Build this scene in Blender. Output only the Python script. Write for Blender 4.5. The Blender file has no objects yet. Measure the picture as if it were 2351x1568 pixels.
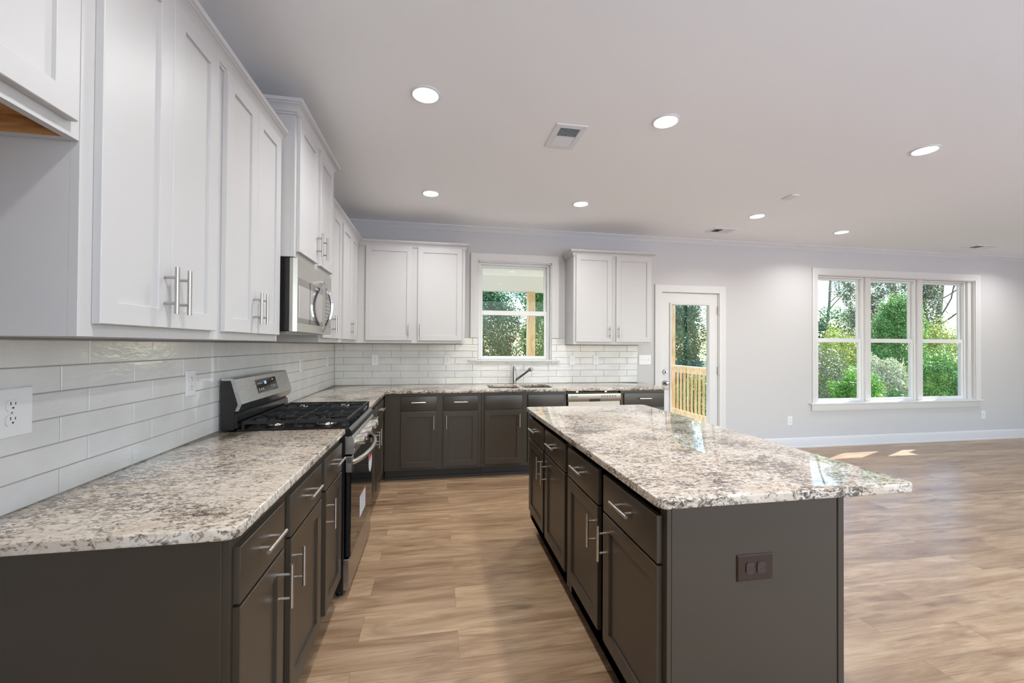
import bpy, bmesh, math, random
import numpy as np
from mathutils import Matrix, Vector

S = bpy.context.scene
COL = S.collection
random.seed(7)
PI = math.pi

# ------------------------------------------------------------------ camera
cd = bpy.data.cameras.new('camera')
cam = bpy.data.objects.new('camera', cd)
COL.objects.link(cam)
S.camera = cam
cd.sensor_fit = 'HORIZONTAL'
cd.sensor_width = 36.0
cd.lens = 954.34 / 2351 * 36.0
cd.clip_start = 0.02
cd.clip_end = 400
YAW, PITCH, ROLL = 0.1798, 0.0094, 0.0058
_f = Vector((math.sin(YAW) * math.cos(PITCH), math.cos(YAW) * math.cos(PITCH), math.sin(PITCH)))
_r = Vector((math.cos(YAW), -math.sin(YAW), 0))
_u = _r.cross(_f)
_r2 = _r * math.cos(ROLL) + _u * math.sin(ROLL)
_u2 = -_r * math.sin(ROLL) + _u * math.cos(ROLL)
cam.matrix_world = Matrix(((_r2.x, _u2.x, -_f.x, 1.110), (_r2.y, _u2.y, -_f.y, -4.8553),
                           (_r2.z, _u2.z, -_f.z, 1.3606), (0, 0, 0, 1)))

# ------------------------------------------------------------------ world, sun, exposure
SUN_DIR = Vector((-0.71, -0.30, -0.62)).normalized()
SKY, SUN, LAMP = 0.46, 10.0, 7.6
EXPOSURE = 0.58
w = bpy.data.worlds.new('sky')
S.world = w
w.use_nodes = True
wn = w.node_tree
bg = wn.nodes['Background']
sk = wn.nodes.new('ShaderNodeTexSky')
sk.sky_type = 'NISHITA'
sk.sun_disc = False
sk.sun_elevation = math.radians(42)
sk.sun_rotation = PI
sk.air_density = 1.3
sk.dust_density = 0.6
tint = wn.nodes.new('ShaderNodeMix'); tint.data_type = 'RGBA'; tint.blend_type = 'MULTIPLY'
tint.inputs[0].default_value = 1.0
tint.inputs[7].default_value = (0.90, 0.965, 1.09, 1)
wn.links.new(sk.outputs[0], tint.inputs[6])
wn.links.new(tint.outputs[2], bg.inputs[0])
bg.inputs[1].default_value = SKY
sl = bpy.data.lights.new('sun', 'SUN')
sl.energy = SUN
sl.angle = math.radians(0.55)
sl.color = (1.0, 0.975, 0.94)
so = bpy.data.objects.new('sun', sl)
so.rotation_euler = SUN_DIR.to_track_quat('-Z', 'Y').to_euler()
so.location = (20, 5, 12)
COL.objects.link(so)
S.view_settings.view_transform = 'Standard'
S.view_settings.look = 'None'
S.view_settings.exposure = EXPOSURE
S.view_settings.gamma = 1.0
S.view_settings.use_curve_mapping = False
S.cycles.use_denoising = True
S.cycles.max_bounces = 10
S.cycles.diffuse_bounces = 6
S.cycles.glossy_bounces = 5
S.cycles.transparent_max_bounces = 16
S.cycles.sample_clamp_indirect = 6.0
S.cycles.caustics_reflective = False
S.cycles.caustics_refractive = False

# window portals (they only guide the sampling of the sky)
def portal(x0, x1, y, z0, z1, flip):
    l = bpy.data.lights.new('window_portal', 'AREA')
    l.shape = 'RECTANGLE'
    l.size, l.size_y = x1 - x0, z1 - z0
    l.cycles.is_portal = True
    o = bpy.data.objects.new('window_portal', l)
    o.location = ((x0 + x1) / 2, y, (z0 + z1) / 2)
    o.rotation_euler = (PI / 2, 0, PI) if flip else (PI / 2, 0, 0)
    # area lights shine along local -Z: rotate so that it points into the room
    o.rotation_euler = Vector((0, 1 if flip else -1, 0)).to_track_quat('-Z', 'Y').to_euler()
    COL.objects.link(o)
portal(6.25, 8.99, 0.16, 0.6, 2.36, False)
portal(1.6, 2.46, 0.16, 1.2, 2.34, False)
portal(1.2, 10.9, -6.46, 0.35, 2.66, True)

# ------------------------------------------------------------------ colour helpers
def L(r, g, b):
    def c(v):
        v /= 255.0
        return v / 12.92 if v <= 0.04045 else ((v + 0.055) / 1.055) ** 2.4
    return (c(r), c(g), c(b), 1)

class NT:
    """small helper round a material's node tree"""
    def __init__(self, name):
        self.m = bpy.data.materials.new(name)
        self.m.use_nodes = True
        self.t = self.m.node_tree
        self.b = self.t.nodes['Principled BSDF']
        self.out = self.t.nodes['Material Output']
    def n(self, typ, **kw):
        x = self.t.nodes.new(typ)
        for k, v in kw.items():
            setattr(x, k, v)
        return x
    def l(self, a, b):
        self.t.links.new(a, b)
    def val(self, node, **kw):
        for k, v in kw.items():
            node.inputs[k.replace('_', ' ')].default_value = v
    def set(self, **kw):
        self.val(self.b, **kw)
    def coords(self, scale=(1, 1, 1), rot=(0, 0, 0)):
        tc = self.n('ShaderNodeTexCoord')
        mp = self.n('ShaderNodeMapping')
        mp.inputs['Scale'].default_value = scale
        mp.inputs['Rotation'].default_value = rot
        self.l(tc.outputs['Object'], mp.inputs[0])
        return mp.outputs[0]
    def noise(self, vec, scale, detail=4, rough=0.55, dist=0.0):
        x = self.n('ShaderNodeTexNoise')
        self.l(vec, x.inputs['Vector'])
        self.val(x, Scale=scale, Detail=detail, Roughness=rough, Distortion=dist)
        return x.outputs[0]
    def ramp(self, fac, stops, interp='LINEAR'):
        x = self.n('ShaderNodeValToRGB')
        x.color_ramp.interpolation = interp
        e = x.color_ramp.elements
        while len(e) < len(stops):
            e.new(0.5)
        for q, (p, c) in zip(e, stops):
            q.position = p
            q.color = c if len(c) == 4 else (*c, 1)
        self.l(fac, x.inputs[0])
        return x.outputs[0]
    def mix(self, fac, a, b, mode='MIX'):
        x = self.n('ShaderNodeMix', data_type='RGBA', blend_type=mode)
        for s, v in ((x.inputs[0], fac), (x.inputs[6], a), (x.inputs[7], b)):
            if hasattr(v, 'is_output'):
                self.l(v, s)
            else:
                s.default_value = v
        return x.outputs[2]
    def math(self, op, a, b=0.0, c=0.0):
        x = self.n('ShaderNodeMath', operation=op)
        for s, v in zip(x.inputs, (a, b, c)):
            if hasattr(v, 'is_output'):
                self.l(v, s)
            else:
                s.default_value = v
        return x.outputs[0]
    def bump(self, h, strength=0.1, dist=0.01):
        x = self.n('ShaderNodeBump')
        self.val(x, Strength=strength, Distance=dist)
        self.l(h, x.inputs['Height'])
        self.l(x.outputs[0], self.b.inputs['Normal'])
        return x

def paint(name, col, rough=0.5, bump=0.0, scale=200, spec=0.5, var=0.0):
    t = NT(name)
    t.set(Base_Color=col, Roughness=rough)
    t.b.inputs['Specular IOR Level'].default_value = spec
    v = t.coords()
    nz = t.noise(v, scale, 3)
    if bump:
        t.bump(nz, bump, 0.002)
    if var:
        n2 = t.noise(v, 3.0, 3)
        c2 = tuple(min(1, q * (1 - var)) for q in col[:3]) + (1,)
        t.l(t.mix(n2, c2, col), t.b.inputs['Base Color'])
    return t.m

def metal(name, col, rough, brush=None, scale=60):
    t = NT(name)
    t.set(Base_Color=col, Metallic=1.0, Roughness=rough)
    if brush:
        v = t.coords(brush)
        nz = t.noise(v, scale, 3, 0.6)
        rr = t.math('MULTIPLY_ADD', nz, 0.18, rough - 0.06)
        t.l(rr, t.b.inputs['Roughness'])
        t.bump(nz, 0.04, 0.001)
    return t.m

M = {}
M['wall'] = paint('wall_paint', L(193, 191, 191), 0.75, 0.05, 260)
M['ceiling'] = paint('ceiling_paint', L(243, 243, 243), 0.85, 0.05, 220)
M['trim'] = paint('white_trim_paint', L(209, 207, 206), 0.42, 0.01)
M['cab'] = paint('white_cabinet_paint', L(193, 191, 190), 0.42, 0.012, 120, 0.35)
M['dark'] = paint('dark_cabinet_paint', L(62, 53, 42), 0.34, 0.02, 300, 0.5)
M['darktoe'] = paint('dark_toe_kick', L(52, 47, 42), 0.5)
M['plastic'] = paint('white_plastic', L(222, 222, 222), 0.3)
M['slot'] = paint('dark_slot', L(30, 29, 28), 0.6)
M['brownplate'] = paint('brown_plastic', L(46, 29, 17), 0.35)
M['brownsock'] = paint('brown_socket_plastic', L(62, 48, 40), 0.2)
M['nickel'] = metal('brushed_nickel', (0.66, 0.62, 0.56, 1), 0.28)
M['steelgrey'] = metal('grey_nickel', (0.50, 0.48, 0.46, 1), 0.32)
M['steel'] = metal('stainless_steel', (0.46, 0.45, 0.44, 1), 0.24, (1, 3, 80), 20)
M['steelh'] = metal('stainless_steel_front', (0.46, 0.44, 0.41, 1), 0.27, (1, 1, 60), 30)
M['steeldw'] = metal('dishwasher_steel', (0.40, 0.36, 0.31, 1), 0.36, (60, 1, 1), 30)
M['chrome'] = metal('chrome', (0.8, 0.8, 0.8, 1), 0.06)
M['faucet'] = metal('dark_steel_faucet', (0.36, 0.35, 0.34, 1), 0.2)
M['blackmetal'] = paint('black_enamel', L(16, 15, 15), 0.16, 0, 100, 0.6)
M['blackside'] = paint('black_side_paint', L(24, 22, 21), 0.28)
M['iron'] = paint('cast_iron', L(23, 22, 22), 0.4, 0.1, 900)
M['blackglass'] = paint('black_glass', L(9, 8, 8), 0.03, 0, 100, 0.8)
M['sticker'] = paint('paper_white', L(222, 226, 232), 0.6)
M['red'] = paint('paper_red', L(196, 40, 44), 0.6)
M['greytext'] = paint('grey_print', L(112, 110, 108), 0.5)
M['whitetext'] = paint('white_print', L(205, 205, 205), 0.5)
M['ventdark'] = paint('vent_shadow', L(70, 70, 66), 0.8)
M['ext'] = paint('blocker_siding', L(216, 212, 204), 0.7)
M['porch'] = paint('porch_white_paint', L(248, 245, 238), 0.6)
t = NT('microwave_window'); t.set(Base_Color=(0.55, 0.53, 0.51, 1), Metallic=0.9, Roughness=0.07); t.noise(t.coords(), 5); M['mwwin'] = t.m
t = NT('microwave_glass'); t.set(Base_Color=(0.24, 0.23, 0.22, 1), Metallic=0.85, Roughness=0.06); t.noise(t.coords(), 5); M['mwglass'] = t.m

def emission(name, col, st):
    t = NT(name)
    t.t.nodes.remove(t.b)
    e = t.n('ShaderNodeEmission')
    e.inputs[0].default_value = col
    e.inputs[1].default_value = st
    t.l(e.outputs[0], t.out.inputs[0])
    return t.m
M['lens'] = emission('lamp_lens', (1.0, 0.985, 0.96, 1), 14.0)
M['digits'] = emission('display_digits', (0.35, 0.5, 1.0, 1), 1.6)

def glass():
    t = NT('window_glass')
    t.t.nodes.remove(t.b)
    tr = t.n('ShaderNodeBsdfTransparent'); tr.inputs[0].default_value = (0.80, 0.83, 0.82, 1)
    gl = t.n('ShaderNodeBsdfGlossy'); gl.inputs['Roughness'].default_value = 0.0
    ge = t.n('ShaderNodeNewGeometry')
    dt = t.n('ShaderNodeVectorMath', operation='DOT_PRODUCT')
    t.l(ge.outputs['Normal'], dt.inputs[0]); t.l(ge.outputs['Incoming'], dt.inputs[1])
    c1 = t.math('SUBTRACT', 1.0, t.math('ABSOLUTE', dt.outputs['Value']))
    fr = t.math('MULTIPLY_ADD', t.math('POWER', c1, 5.0), 0.92, 0.018)
    mx = t.n('ShaderNodeMixShader')
    t.l(fr, mx.inputs[0]); t.l(tr.outputs[0], mx.inputs[1]); t.l(gl.outputs[0], mx.inputs[2])
    t.l(mx.outputs[0], t.out.inputs[0])
    return t.m
M['glass'] = glass()

def granite():
    t = NT('granite')
    v = t.coords((1, 1, 1), (0, 0, 0.35))
    v2 = t.coords((1.0, 1.9, 1.5), (0.15, 0.1, 0.30))
    big = t.noise(v, 2.6, 3, 0.55, 0.8)
    mid = t.noise(v2, 8.5, 4, 0.6, 1.0)
    fl = t.noise(v2, 42, 6, 0.68, 1.2)
    fine = t.noise(v2, 110, 4, 0.66, 0.8)
    base = t.ramp(mid, [(0.30, L(186, 170, 151)), (0.5, L(206, 194, 178)), (0.7, L(219, 211, 201))])
    cloud = t.ramp(t.noise(v2, 26, 4, 0.62, 0.8), [(0.42, (0, 0, 0)), (0.66, (1, 1, 1))])
    base = t.mix(t.math('MULTIPLY', cloud, 0.45), base, L(178, 164, 148))
    dens = t.math('SUBTRACT', t.math('ADD', t.math('MULTIPLY', big, 0.75), t.math('MULTIPLY', mid, 0.45)), 0.60)
    s1 = t.math('ADD', fl, t.math('MULTIPLY', dens, 0.55))
    brown = t.ramp(s1, [(0.47, (0, 0, 0)), (0.545, (1, 1, 1))])
    c = t.mix(t.math('MULTIPLY', brown, 0.70), base, L(114, 97, 80))
    s2 = t.math('ADD', t.math('ADD', t.math('MULTIPLY', fl, 0.55), t.math('MULTIPLY', fine, 0.45)), t.math('MULTIPLY', dens, 0.55))
    dark = t.ramp(s2, [(0.522, (0, 0, 0)), (0.572, (1, 1, 1))])
    c = t.mix(t.math('MULTIPLY', dark, 0.80), c, L(58, 50, 44))
    t.l(c, t.b.inputs['Base Color'])
    t.set(Roughness=0.035)
    t.b.inputs['Specular IOR Level'].default_value = 0.55
    return t.m
M['granite'] = granite()

def planks():
    t = NT('floor_planks')
    v = t.coords()
    br = t.n('ShaderNodeTexBrick')
    br.offset = 0.37; br.offset_frequency = 2; br.squash = 1.0
    t.l(v, br.inputs['Vector'])
    t.val(br, Scale=1.0, Mortar_Size=0.0008, Mortar_Smooth=0.3, Bias=0.0, Brick_Width=1.22, Row_Height=0.178)
    br.inputs['Color1'].default_value = (0, 0, 0, 1)
    br.inputs['Color2'].default_value = (1, 1, 1, 1)
    br.inputs['Mortar'].default_value = (0.5, 0.5, 0.5, 1)
    pid = br.outputs['Color']
    # shift grain per plank
    tc = t.n('ShaderNodeTexCoord')
    add = t.n('ShaderNodeVectorMath', operation='MULTIPLY_ADD')
    t.l(pid, add.inputs[0]); add.inputs[1].default_value = (3.7, 9.1, 5.3); t.l(tc.outputs['Object'], add.inputs[2])
    def mp(s):
        x = t.n('ShaderNodeMapping'); x.inputs['Scale'].default_value = s
        t.l(add.outputs[0], x.inputs[0]); return x.outputs[0]
    g1 = t.noise(mp((0.8, 6.0, 1)), 2.0, 5, 0.6, 1.0)
    g2 = t.noise(mp((1.8, 80, 1)), 3.0, 4, 0.6, 0.6)
    g3 = t.noise(mp((0.9, 4.0, 1)), 1.9, 3, 0.55, 1.0)
    base = t.ramp(g1, [(0.30, L(146, 116, 88)), (0.46, L(173, 144, 113)), (0.58, L(187, 159, 127)), (0.74, L(202, 177, 147))])
    fine = t.ramp(g2, [(0.32, L(206, 200, 194)), (0.6, L(255, 255, 255))])
    c = t.mix(0.6, base, fine, 'MULTIPLY')
    smudge = t.ramp(g3, [(0.50, (0, 0, 0)), (0.72, (1, 1, 1))])
    c = t.mix(t.math('MULTIPLY', smudge, 0.62), c, L(128, 100, 75))
    streak = t.ramp(t.noise(mp((0.55, 16, 1)), 2.4, 6, 0.68, 1.8), [(0.57, (0, 0, 0)), (0.69, (1, 1, 1))])
    c = t.mix(t.math('MULTIPLY', streak, t.math('MULTIPLY_ADD', smudge, 0.42, 0.36)), c, L(94, 71, 52))
    # knots
    vo = t.n('ShaderNodeTexVoronoi'); t.l(mp((1.0, 3.2, 1)), vo.inputs['Vector']); t.val(vo, Scale=1.9, Randomness=1.0)
    dd = t.math('ADD', vo.outputs['Distance'], t.math('MULTIPLY', t.math('SUBTRACT', t.noise(mp((6, 30, 1)), 3.0, 4, 0.6), 0.5), 0.10))
    kn = t.ramp(dd, [(0.02, (1, 1, 1)), (0.16, (0, 0, 0))])
    kk = t.math('MULTIPLY', kn, t.ramp(g3, [(0.40, (0, 0, 0)), (0.55, (1, 1, 1))]))
    c = t.mix(t.math('MULTIPLY', kk, 0.75), c, L(84, 64, 48))
    c = t.mix(0.45, c, t.ramp(pid, [(0.0, L(176, 156, 138)), (1.0, L(255, 250, 244))]), 'MULTIPLY')
    c = t.mix(t.math('MULTIPLY', br.outputs['Fac'], 0.55), c, L(70, 54, 40))
    t.l(c, t.b.inputs['Base Color'])
    t.l(t.math('MULTIPLY_ADD', g2, 0.16, 0.22), t.b.inputs['Roughness'])
    t.bump(t.math('ADD', g2, t.math('MULTIPLY', br.outputs['Fac'], -1.5)), 0.06, 0.002)
    return t.m
M['floor'] = planks()

def tile():
    t = NT('glazed_tile')
    v = t.coords((1, 1, 2.6))
    v2 = t.coords((1, 1, 1))
    n1 = t.noise(v, 9, 3, 0.55, 0.4)
    n2 = t.noise(v, 38, 3, 0.5, 0.6)
    t.l(t.ramp(t.noise(v2, 6, 3), [(0.3, L(203, 202, 200)), (0.7, L(213, 212, 211))]), t.b.inputs['Base Color'])
    t.set(Roughness=0.09)
    h = t.math('ADD', n1, t.math('MULTIPLY', n2, 0.3))
    t.bump(h, 0.17, 0.012)
    return t.m
M['tile'] = tile()
M['grout'] = paint('grout', L(146, 141, 136), 0.9)

def wood(name, c1, c2, c3, scale=(14, 14, 1.2), rough=0.6):
    t = NT(name)
    g = t.noise(t.coords(scale), 3.0, 5, 0.6, 1.0)
    k = t.noise(t.coords((5, 5, 2.0)), 2.6, 2, 0.5)
    c = t.ramp(g, [(0.3, c1), (0.5, c2), (0.72, c3)])
    c = t.mix(t.ramp(k, [(0.68, (0, 0, 0)), (0.74, (0.6, 0.6, 0.6))]), c, c1)
    t.l(c, t.b.inputs['Base Color'])
    t.set(Roughness=rough)
    return t.m
M['pine'] = wood('pine_lumber', L(196, 146, 96), L(238, 204, 156), L(247, 224, 186))
M['birch'] = wood('birch_plywood', L(150, 104, 58), L(182, 134, 82), L(204, 160, 108), (2, 14, 14))
M['deck'] = wood('deck_boards', L(206, 198, 186), L(226, 220, 210), L(238, 233, 226), (2, 20, 2))
M['bark'] = wood('tree_bark', L(70, 62, 54), L(112, 102, 92), L(150, 140, 128), (8, 8, 3), 0.9)
M['grass'] = paint('grass', L(70, 88, 48), 0.9, 0, 5, 0.2, 0.4)
M['bounce'] = paint('concrete', L(234, 236, 239), 0.9, 0.1, 40)

def leaf(name, a, b, c, trans=0.45, gloss=0.35):
    t = NT(name)
    ge = t.n('ShaderNodeNewGeometry')
    col = t.ramp(ge.outputs['Random Per Island'], [(0.0, a), (0.5, b), (1.0, c)])
    t.l(col, t.b.inputs['Base Color'])
    t.set(Roughness=gloss)
    tl = t.n('ShaderNodeBsdfTranslucent')
    t.l(t.mix(0.5, col, L(120, 176, 80), 'MIX'), tl.inputs[0])
    mx = t.n('ShaderNodeMixShader')
    mx.inputs[0].default_value = trans
    t.l(t.b.outputs[0], mx.inputs[1]); t.l(tl.outputs[0], mx.inputs[2])
    t.l(mx.outputs[0], t.out.inputs[0])
    return t.m
M['leaf_dark'] = leaf('dark_green_leaves', L(30, 62, 40), L(58, 100, 64), L(108, 150, 100), 0.3)
M['leaf_mid'] = leaf('green_leaves', L(56, 96, 44), L(100, 144, 68), L(156, 190, 108))
M['leaf_bright'] = leaf('bright_green_leaves', L(76, 128, 44), L(122, 172, 64), L(174, 208, 106))
M['leaf_yellow'] = leaf('yellow_green_leaves', L(120, 128, 46), L(176, 174, 80), L(218, 208, 126))
M['leaf_grey'] = leaf('grey_brown_leaves', L(74, 72, 58), L(116, 112, 94), L(170, 162, 140), 0.3)
M['leaf_pink'] = leaf('pinkish_leaves', L(112, 134, 84), L(190, 186, 152), L(246, 228, 218), 0.35)

# ------------------------------------------------------------------ mesh helpers
ORI = {}       # object name -> world origin of its thing
def link(o, parent=None):
    COL.objects.link(o)
    if parent is not None:
        o.parent = parent
    return o

def tag(o, label=None, cat=None, group=None, kind=None):
    if label: o['label'] = label
    if cat: o['category'] = cat
    if group: o['group'] = group
    if kind: o['kind'] = kind
    return o

def thing(name, loc, label, cat, group=None, kind=None):
    o = bpy.data.objects.new(name, None)
    o.empty_display_size = 0.1
    o.location = loc
    link(o)
    ORI[o.name] = Vector(loc)
    return tag(o, label, cat, group, kind)

def smooth_by_angle(me, deg=35):
    bm = bmesh.new(); bm.from_mesh(me)
    lim = math.radians(deg)
    for f in bm.faces: f.smooth = True
    for e in bm.edges:
        if len(e.link_faces) == 2 and e.calc_face_angle(0) > lim:
            e.smooth = False
    bm.to_mesh(me); bm.free()

def build(name, bm, mat, parent=None, origin=None, smooth=True, label=None):
    """link bm (in world coordinates) as one mesh object; children share their thing's origin"""
    bmesh.ops.recalc_face_normals(bm, faces=bm.faces)
    if parent is not None:
        org = ORI[parent.name]
    else:
        org = Vector(origin) if origin is not None else Vector((0, 0, 0))
    bm.transform(Matrix.Translation(-org))
    me = bpy.data.meshes.new(name)
    bm.to_mesh(me); bm.free()
    if smooth: smooth_by_angle(me)
    for m in (mat if isinstance(mat, (list, tuple)) else [mat]):
        me.materials.append(m)
    o = bpy.data.objects.new(name, me)
    if parent is None: o.location = org
    link(o, parent)
    ORI[o.name] = org
    if label: o['label'] = label
    return o

def BM(): return bmesh.new()

def box(bm, x0, x1, y0, y1, z0, z1, bev=0.0, seg=2, mi=0):
    if x1 < x0: x0, x1 = x1, x0
    if y1 < y0: y0, y1 = y1, y0
    if z1 < z0: z0, z1 = z1, z0
    r = bmesh.ops.create_cube(bm, size=1.0)
    vs = r['verts']
    for v in vs:
        v.co = Vector((x0 + (v.co.x + .5) * (x1 - x0), y0 + (v.co.y + .5) * (y1 - y0), z0 + (v.co.z + .5) * (z1 - z0)))
    fs = set(f for v in vs for f in v.link_faces)
    for f in fs: f.material_index = mi
    if bev > 0:
        es = list(set(e for v in vs for e in v.link_edges))
        bmesh.ops.bevel(bm, geom=es, offset=bev, segments=seg, profile=0.5, affect='EDGES')

def cyl(bm, p0, p1, r0, r1=None, n=16, cap=True):
    p0, p1 = Vector(p0), Vector(p1)
    r1 = r0 if r1 is None else r1
    d = (p1 - p0).normalized()
    a = d.orthogonal().normalized(); b = d.cross(a)
    A, B = [], []
    for i in range(n):
        q = a * math.cos(2 * PI * i / n) + b * math.sin(2 * PI * i / n)
        A.append(bm.verts.new(p0 + q * r0)); B.append(bm.verts.new(p1 + q * r1))
    for i in range(n):
        j = (i + 1) % n
        bm.faces.new((A[i], A[j], B[j], B[i]))
    if cap:
        bm.faces.new(A[::-1]); bm.faces.new(B)

def tube(bm, pts, rad, n=10, cap=True):
    pts = [Vector(p) for p in pts]
    rings = []
    ref = None
    for i, p in enumerate(pts):
        d = (pts[min(i + 1, len(pts) - 1)] - pts[max(i - 1, 0)]).normalized()
        if ref is None:
            a = d.orthogonal().normalized()
        else:
            a = (ref - d * ref.dot(d)).normalized()
        ref = a
        b = d.cross(a)
        r = rad[i] if isinstance(rad, (list, tuple)) else rad
        rings.append([bm.verts.new(p + (a * math.cos(2 * PI * k / n) + b * math.sin(2 * PI * k / n)) * r) for k in range(n)])
    for A, B in zip(rings, rings[1:]):
        for k in range(n):
            j = (k + 1) % n
            bm.faces.new((A[k], A[j], B[j], B[k]))
    if cap:
        bm.faces.new(rings[0][::-1]); bm.faces.new(rings[-1])

def prism(bm, poly, ext, mapf):
    """poly of (a,b), extruded from ext[0] to ext[1]; mapf(a,b,c)->xyz"""
    A = [bm.verts.new(mapf(a, b, ext[0])) for a, b in poly]
    B = [bm.verts.new(mapf(a, b, ext[1])) for a, b in poly]
    n = len(poly)
    bm.faces.new(A[::-1]); bm.faces.new(B)
    for i in range(n):
        j = (i + 1) % n
        bm.faces.new((A[i], A[j], B[j], B[i]))

def lathe(bm, prof, base, axis, n=28):
    """prof list of (r, h) along axis from base"""
    base, axis = Vector(base), Vector(axis).normalized()
    a = axis.orthogonal().normalized(); b = axis.cross(a)
    rings = []
    for r, h in prof:
        c = base + axis * h
        if r < 1e-6:
            rings.append([bm.verts.new(c)])
        else:
            rings.append([bm.verts.new(c + (a * math.cos(2 * PI * k / n) + b * math.sin(2 * PI * k / n)) * r) for k in range(n)])
    for A, B in zip(rings, rings[1:]):
        for k in range(n):
            j = (k + 1) % n
            if len(A) == 1 and len(B) == 1: continue
            if len(A) == 1: bm.faces.new((A[0], B[j], B[k]))
            elif len(B) == 1: bm.faces.new((A[k], A[j], B[0]))
            else: bm.faces.new((A[k], A[j], B[j], B[k]))

def sweep(bm, path, prof, mapf, closed=False, side=1):
    """sweep prof (offset, height) along a 2D path with mitred corners"""
    P = [Vector(p) for p in path]
    n = len(P)
    offs = []
    for i in range(n):
        segs = []
        if closed or i > 0:
            d = (P[i] - P[i - 1]).normalized(); segs.append(Vector((d.y, -d.x)) * side)
        if closed or i < n - 1:
            d = (P[(i + 1) % n] - P[i]).normalized(); segs.append(Vector((d.y, -d.x)) * side)
        m = segs[0] if len(segs) == 1 else (segs[0] + segs[1]) / (1 + segs[0].dot(segs[1]))
        offs.append(m)
    rings = [[bm.verts.new(mapf(P[i].x + offs[i].x * a, P[i].y + offs[i].y * a, h)) for a, h in prof] for i in range(n)]
    k = len(prof)
    pairs = list(zip(rings, rings[1:])) + ([(rings[-1], rings[0])] if closed else [])
    for A, B in pairs:
        for q in range(k):
            r = (q + 1) % k
            bm.faces.new((A[q], A[r], B[r], B[q]))
    if not closed:
        bm.faces.new(rings[0][::-1]); bm.faces.new(rings[-1])

XY = lambda a, b, c: (a, b, c)
XZ = lambda a, b, c: (a, c, b)     # wall plane, c = y

def slab_curve(outlines, z0, z1, bev=0.0, plane='XY', res=3):
    """flat slab from closed 2D outlines (first outer, others holes) with eased edges -> bmesh"""
    cu = bpy.data.curves.new('tmp', 'CURVE')
    cu.dimensions = '2D'; cu.fill_mode = 'BOTH'
    cu.extrude = (z1 - z0) / 2 - bev
    cu.bevel_depth = bev; cu.bevel_resolution = res if bev else 0
    cu.offset = -bev
    for o in outlines:
        s = cu.splines.new('POLY'); s.points.add(len(o) - 1); s.use_cyclic_u = True
        for p, q in zip(s.points, o): p.co = (q[0], q[1], 0, 1)
    ob = bpy.data.objects.new('tmp', cu); COL.objects.link(ob)
    dg = bpy.context.evaluated_depsgraph_get(); dg.update()
    me = bpy.data.meshes.new_from_object(ob.evaluated_get(dg))
    bm = bmesh.new(); bm.from_mesh(me)
    bmesh.ops.remove_doubles(bm, verts=bm.verts, dist=1e-5)
    bpy.data.objects.remove(ob); bpy.data.curves.remove(cu); bpy.data.meshes.remove(me)
    zc = (z0 + z1) / 2
    for v in bm.verts:
        a, b, c = v.co
        v.co = (a, b, c + zc) if plane == 'XY' else ((a, c + zc, b) if plane == 'XZ' else (c + zc, a, b))
    return bm

def text_bm(s, size, mapf, ext=0.0004, align='LEFT'):
    cu = bpy.data.curves.new('tmp', 'FONT'); cu.body = s; cu.size = size; cu.extrude = ext; cu.align_x = align
    ob = bpy.data.objects.new('tmp', cu); COL.objects.link(ob)
    dg = bpy.context.evaluated_depsgraph_get(); dg.update()
    me = bpy.data.meshes.new_from_object(ob.evaluated_get(dg))
    bm = bmesh.new(); bm.from_mesh(me)
    bpy.data.objects.remove(ob); bpy.data.curves.remove(cu); bpy.data.meshes.remove(me)
    for v in bm.verts: v.co = mapf(*v.co)
    return bm

def rrect(x0, x1, y0, y1, r, n=6, corners=(1, 1, 1, 1)):
    pts = []
    for i, (cx, cy, a) in enumerate(((x1 - r, y1 - r, 0), (x0 + r, y1 - r, 90), (x0 + r, y0 + r, 180), (x1 - r, y0 + r, 270))):
        if not corners[i]:
            pts.append(((x1, y1), (x0, y1), (x0, y0), (x1, y0))[i]); continue
        for k in range(n + 1):
            q = math.radians(a + 90 * k / n)
            pts.append((cx + r * math.cos(q), cy + r * math.sin(q)))
    return pts

# ------------------------------------------------------------------ setting
H = 2.742
RX, RY = 11.2, -6.4
ZC, ZCB = 0.910, 0.879
ZU = 1.3755

def struct(name, bm, mat, label=None, cat=None, smooth=False):
    o = build(name, bm, mat, None, None, smooth)
    return tag(o, label, cat, None, 'structure')

bm = BM(); box(bm, -0.15, RX + 0.15, RY - 0.1, 0.15, -0.12, 0.0)
struct('floor', bm, M['floor'], 'brown wood plank floor running across the kitchen and living area', 'floor')
bm = BM(); box(bm, -0.15, RX + 0.15, RY - 0.15, 0.15, H, H + 0.12)
struct('ceiling', bm, M['ceiling'], 'smooth pale grey ceiling with recessed lights', 'ceiling')

def rect(x0, x1, z0, z1): return [(x0, z0), (x1, z0), (x1, z1), (x0, z1)]
W1 = (1.585, 2.476, 1.190, 2.352)      # sink window opening
W2 = (6.245, 8.992, 0.600, 2.361)      # triple window opening
D1 = (3.905, 4.747, 0.0, 2.062)        # glass door opening
bm = slab_curve([rect(-0.15, RX + 0.15, -0.12, H), rect(*W1), rect(*W2), rect(D1[0], D1[1], 0.001, D1[3])], 0.0, 0.15, 0, 'XZ')
struct('wall_back', bm, M['wall'], 'pale grey back wall with sink window, glass door and triple window', 'wall')
bm = BM(); box(bm, -0.15, 0.0, RY - 0.15, 0.0, -0.12, H)
struct('wall_left', bm, M['wall'], 'pale grey left wall behind the range and upper cabinets', 'wall')
bm = BM(); box(bm, RX, RX + 0.15, RY - 0.15, 0.0, -0.12, H)
struct('wall_right', bm, M['wall'], 'plain pale grey wall at the far right side', 'wall')
W3 = (1.2, 10.9, 0.35, 2.66)
bm = slab_curve([rect(0.0, RX, -0.12, H), rect(*W3)], RY - 0.15, RY, 0, 'XZ')
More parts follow.
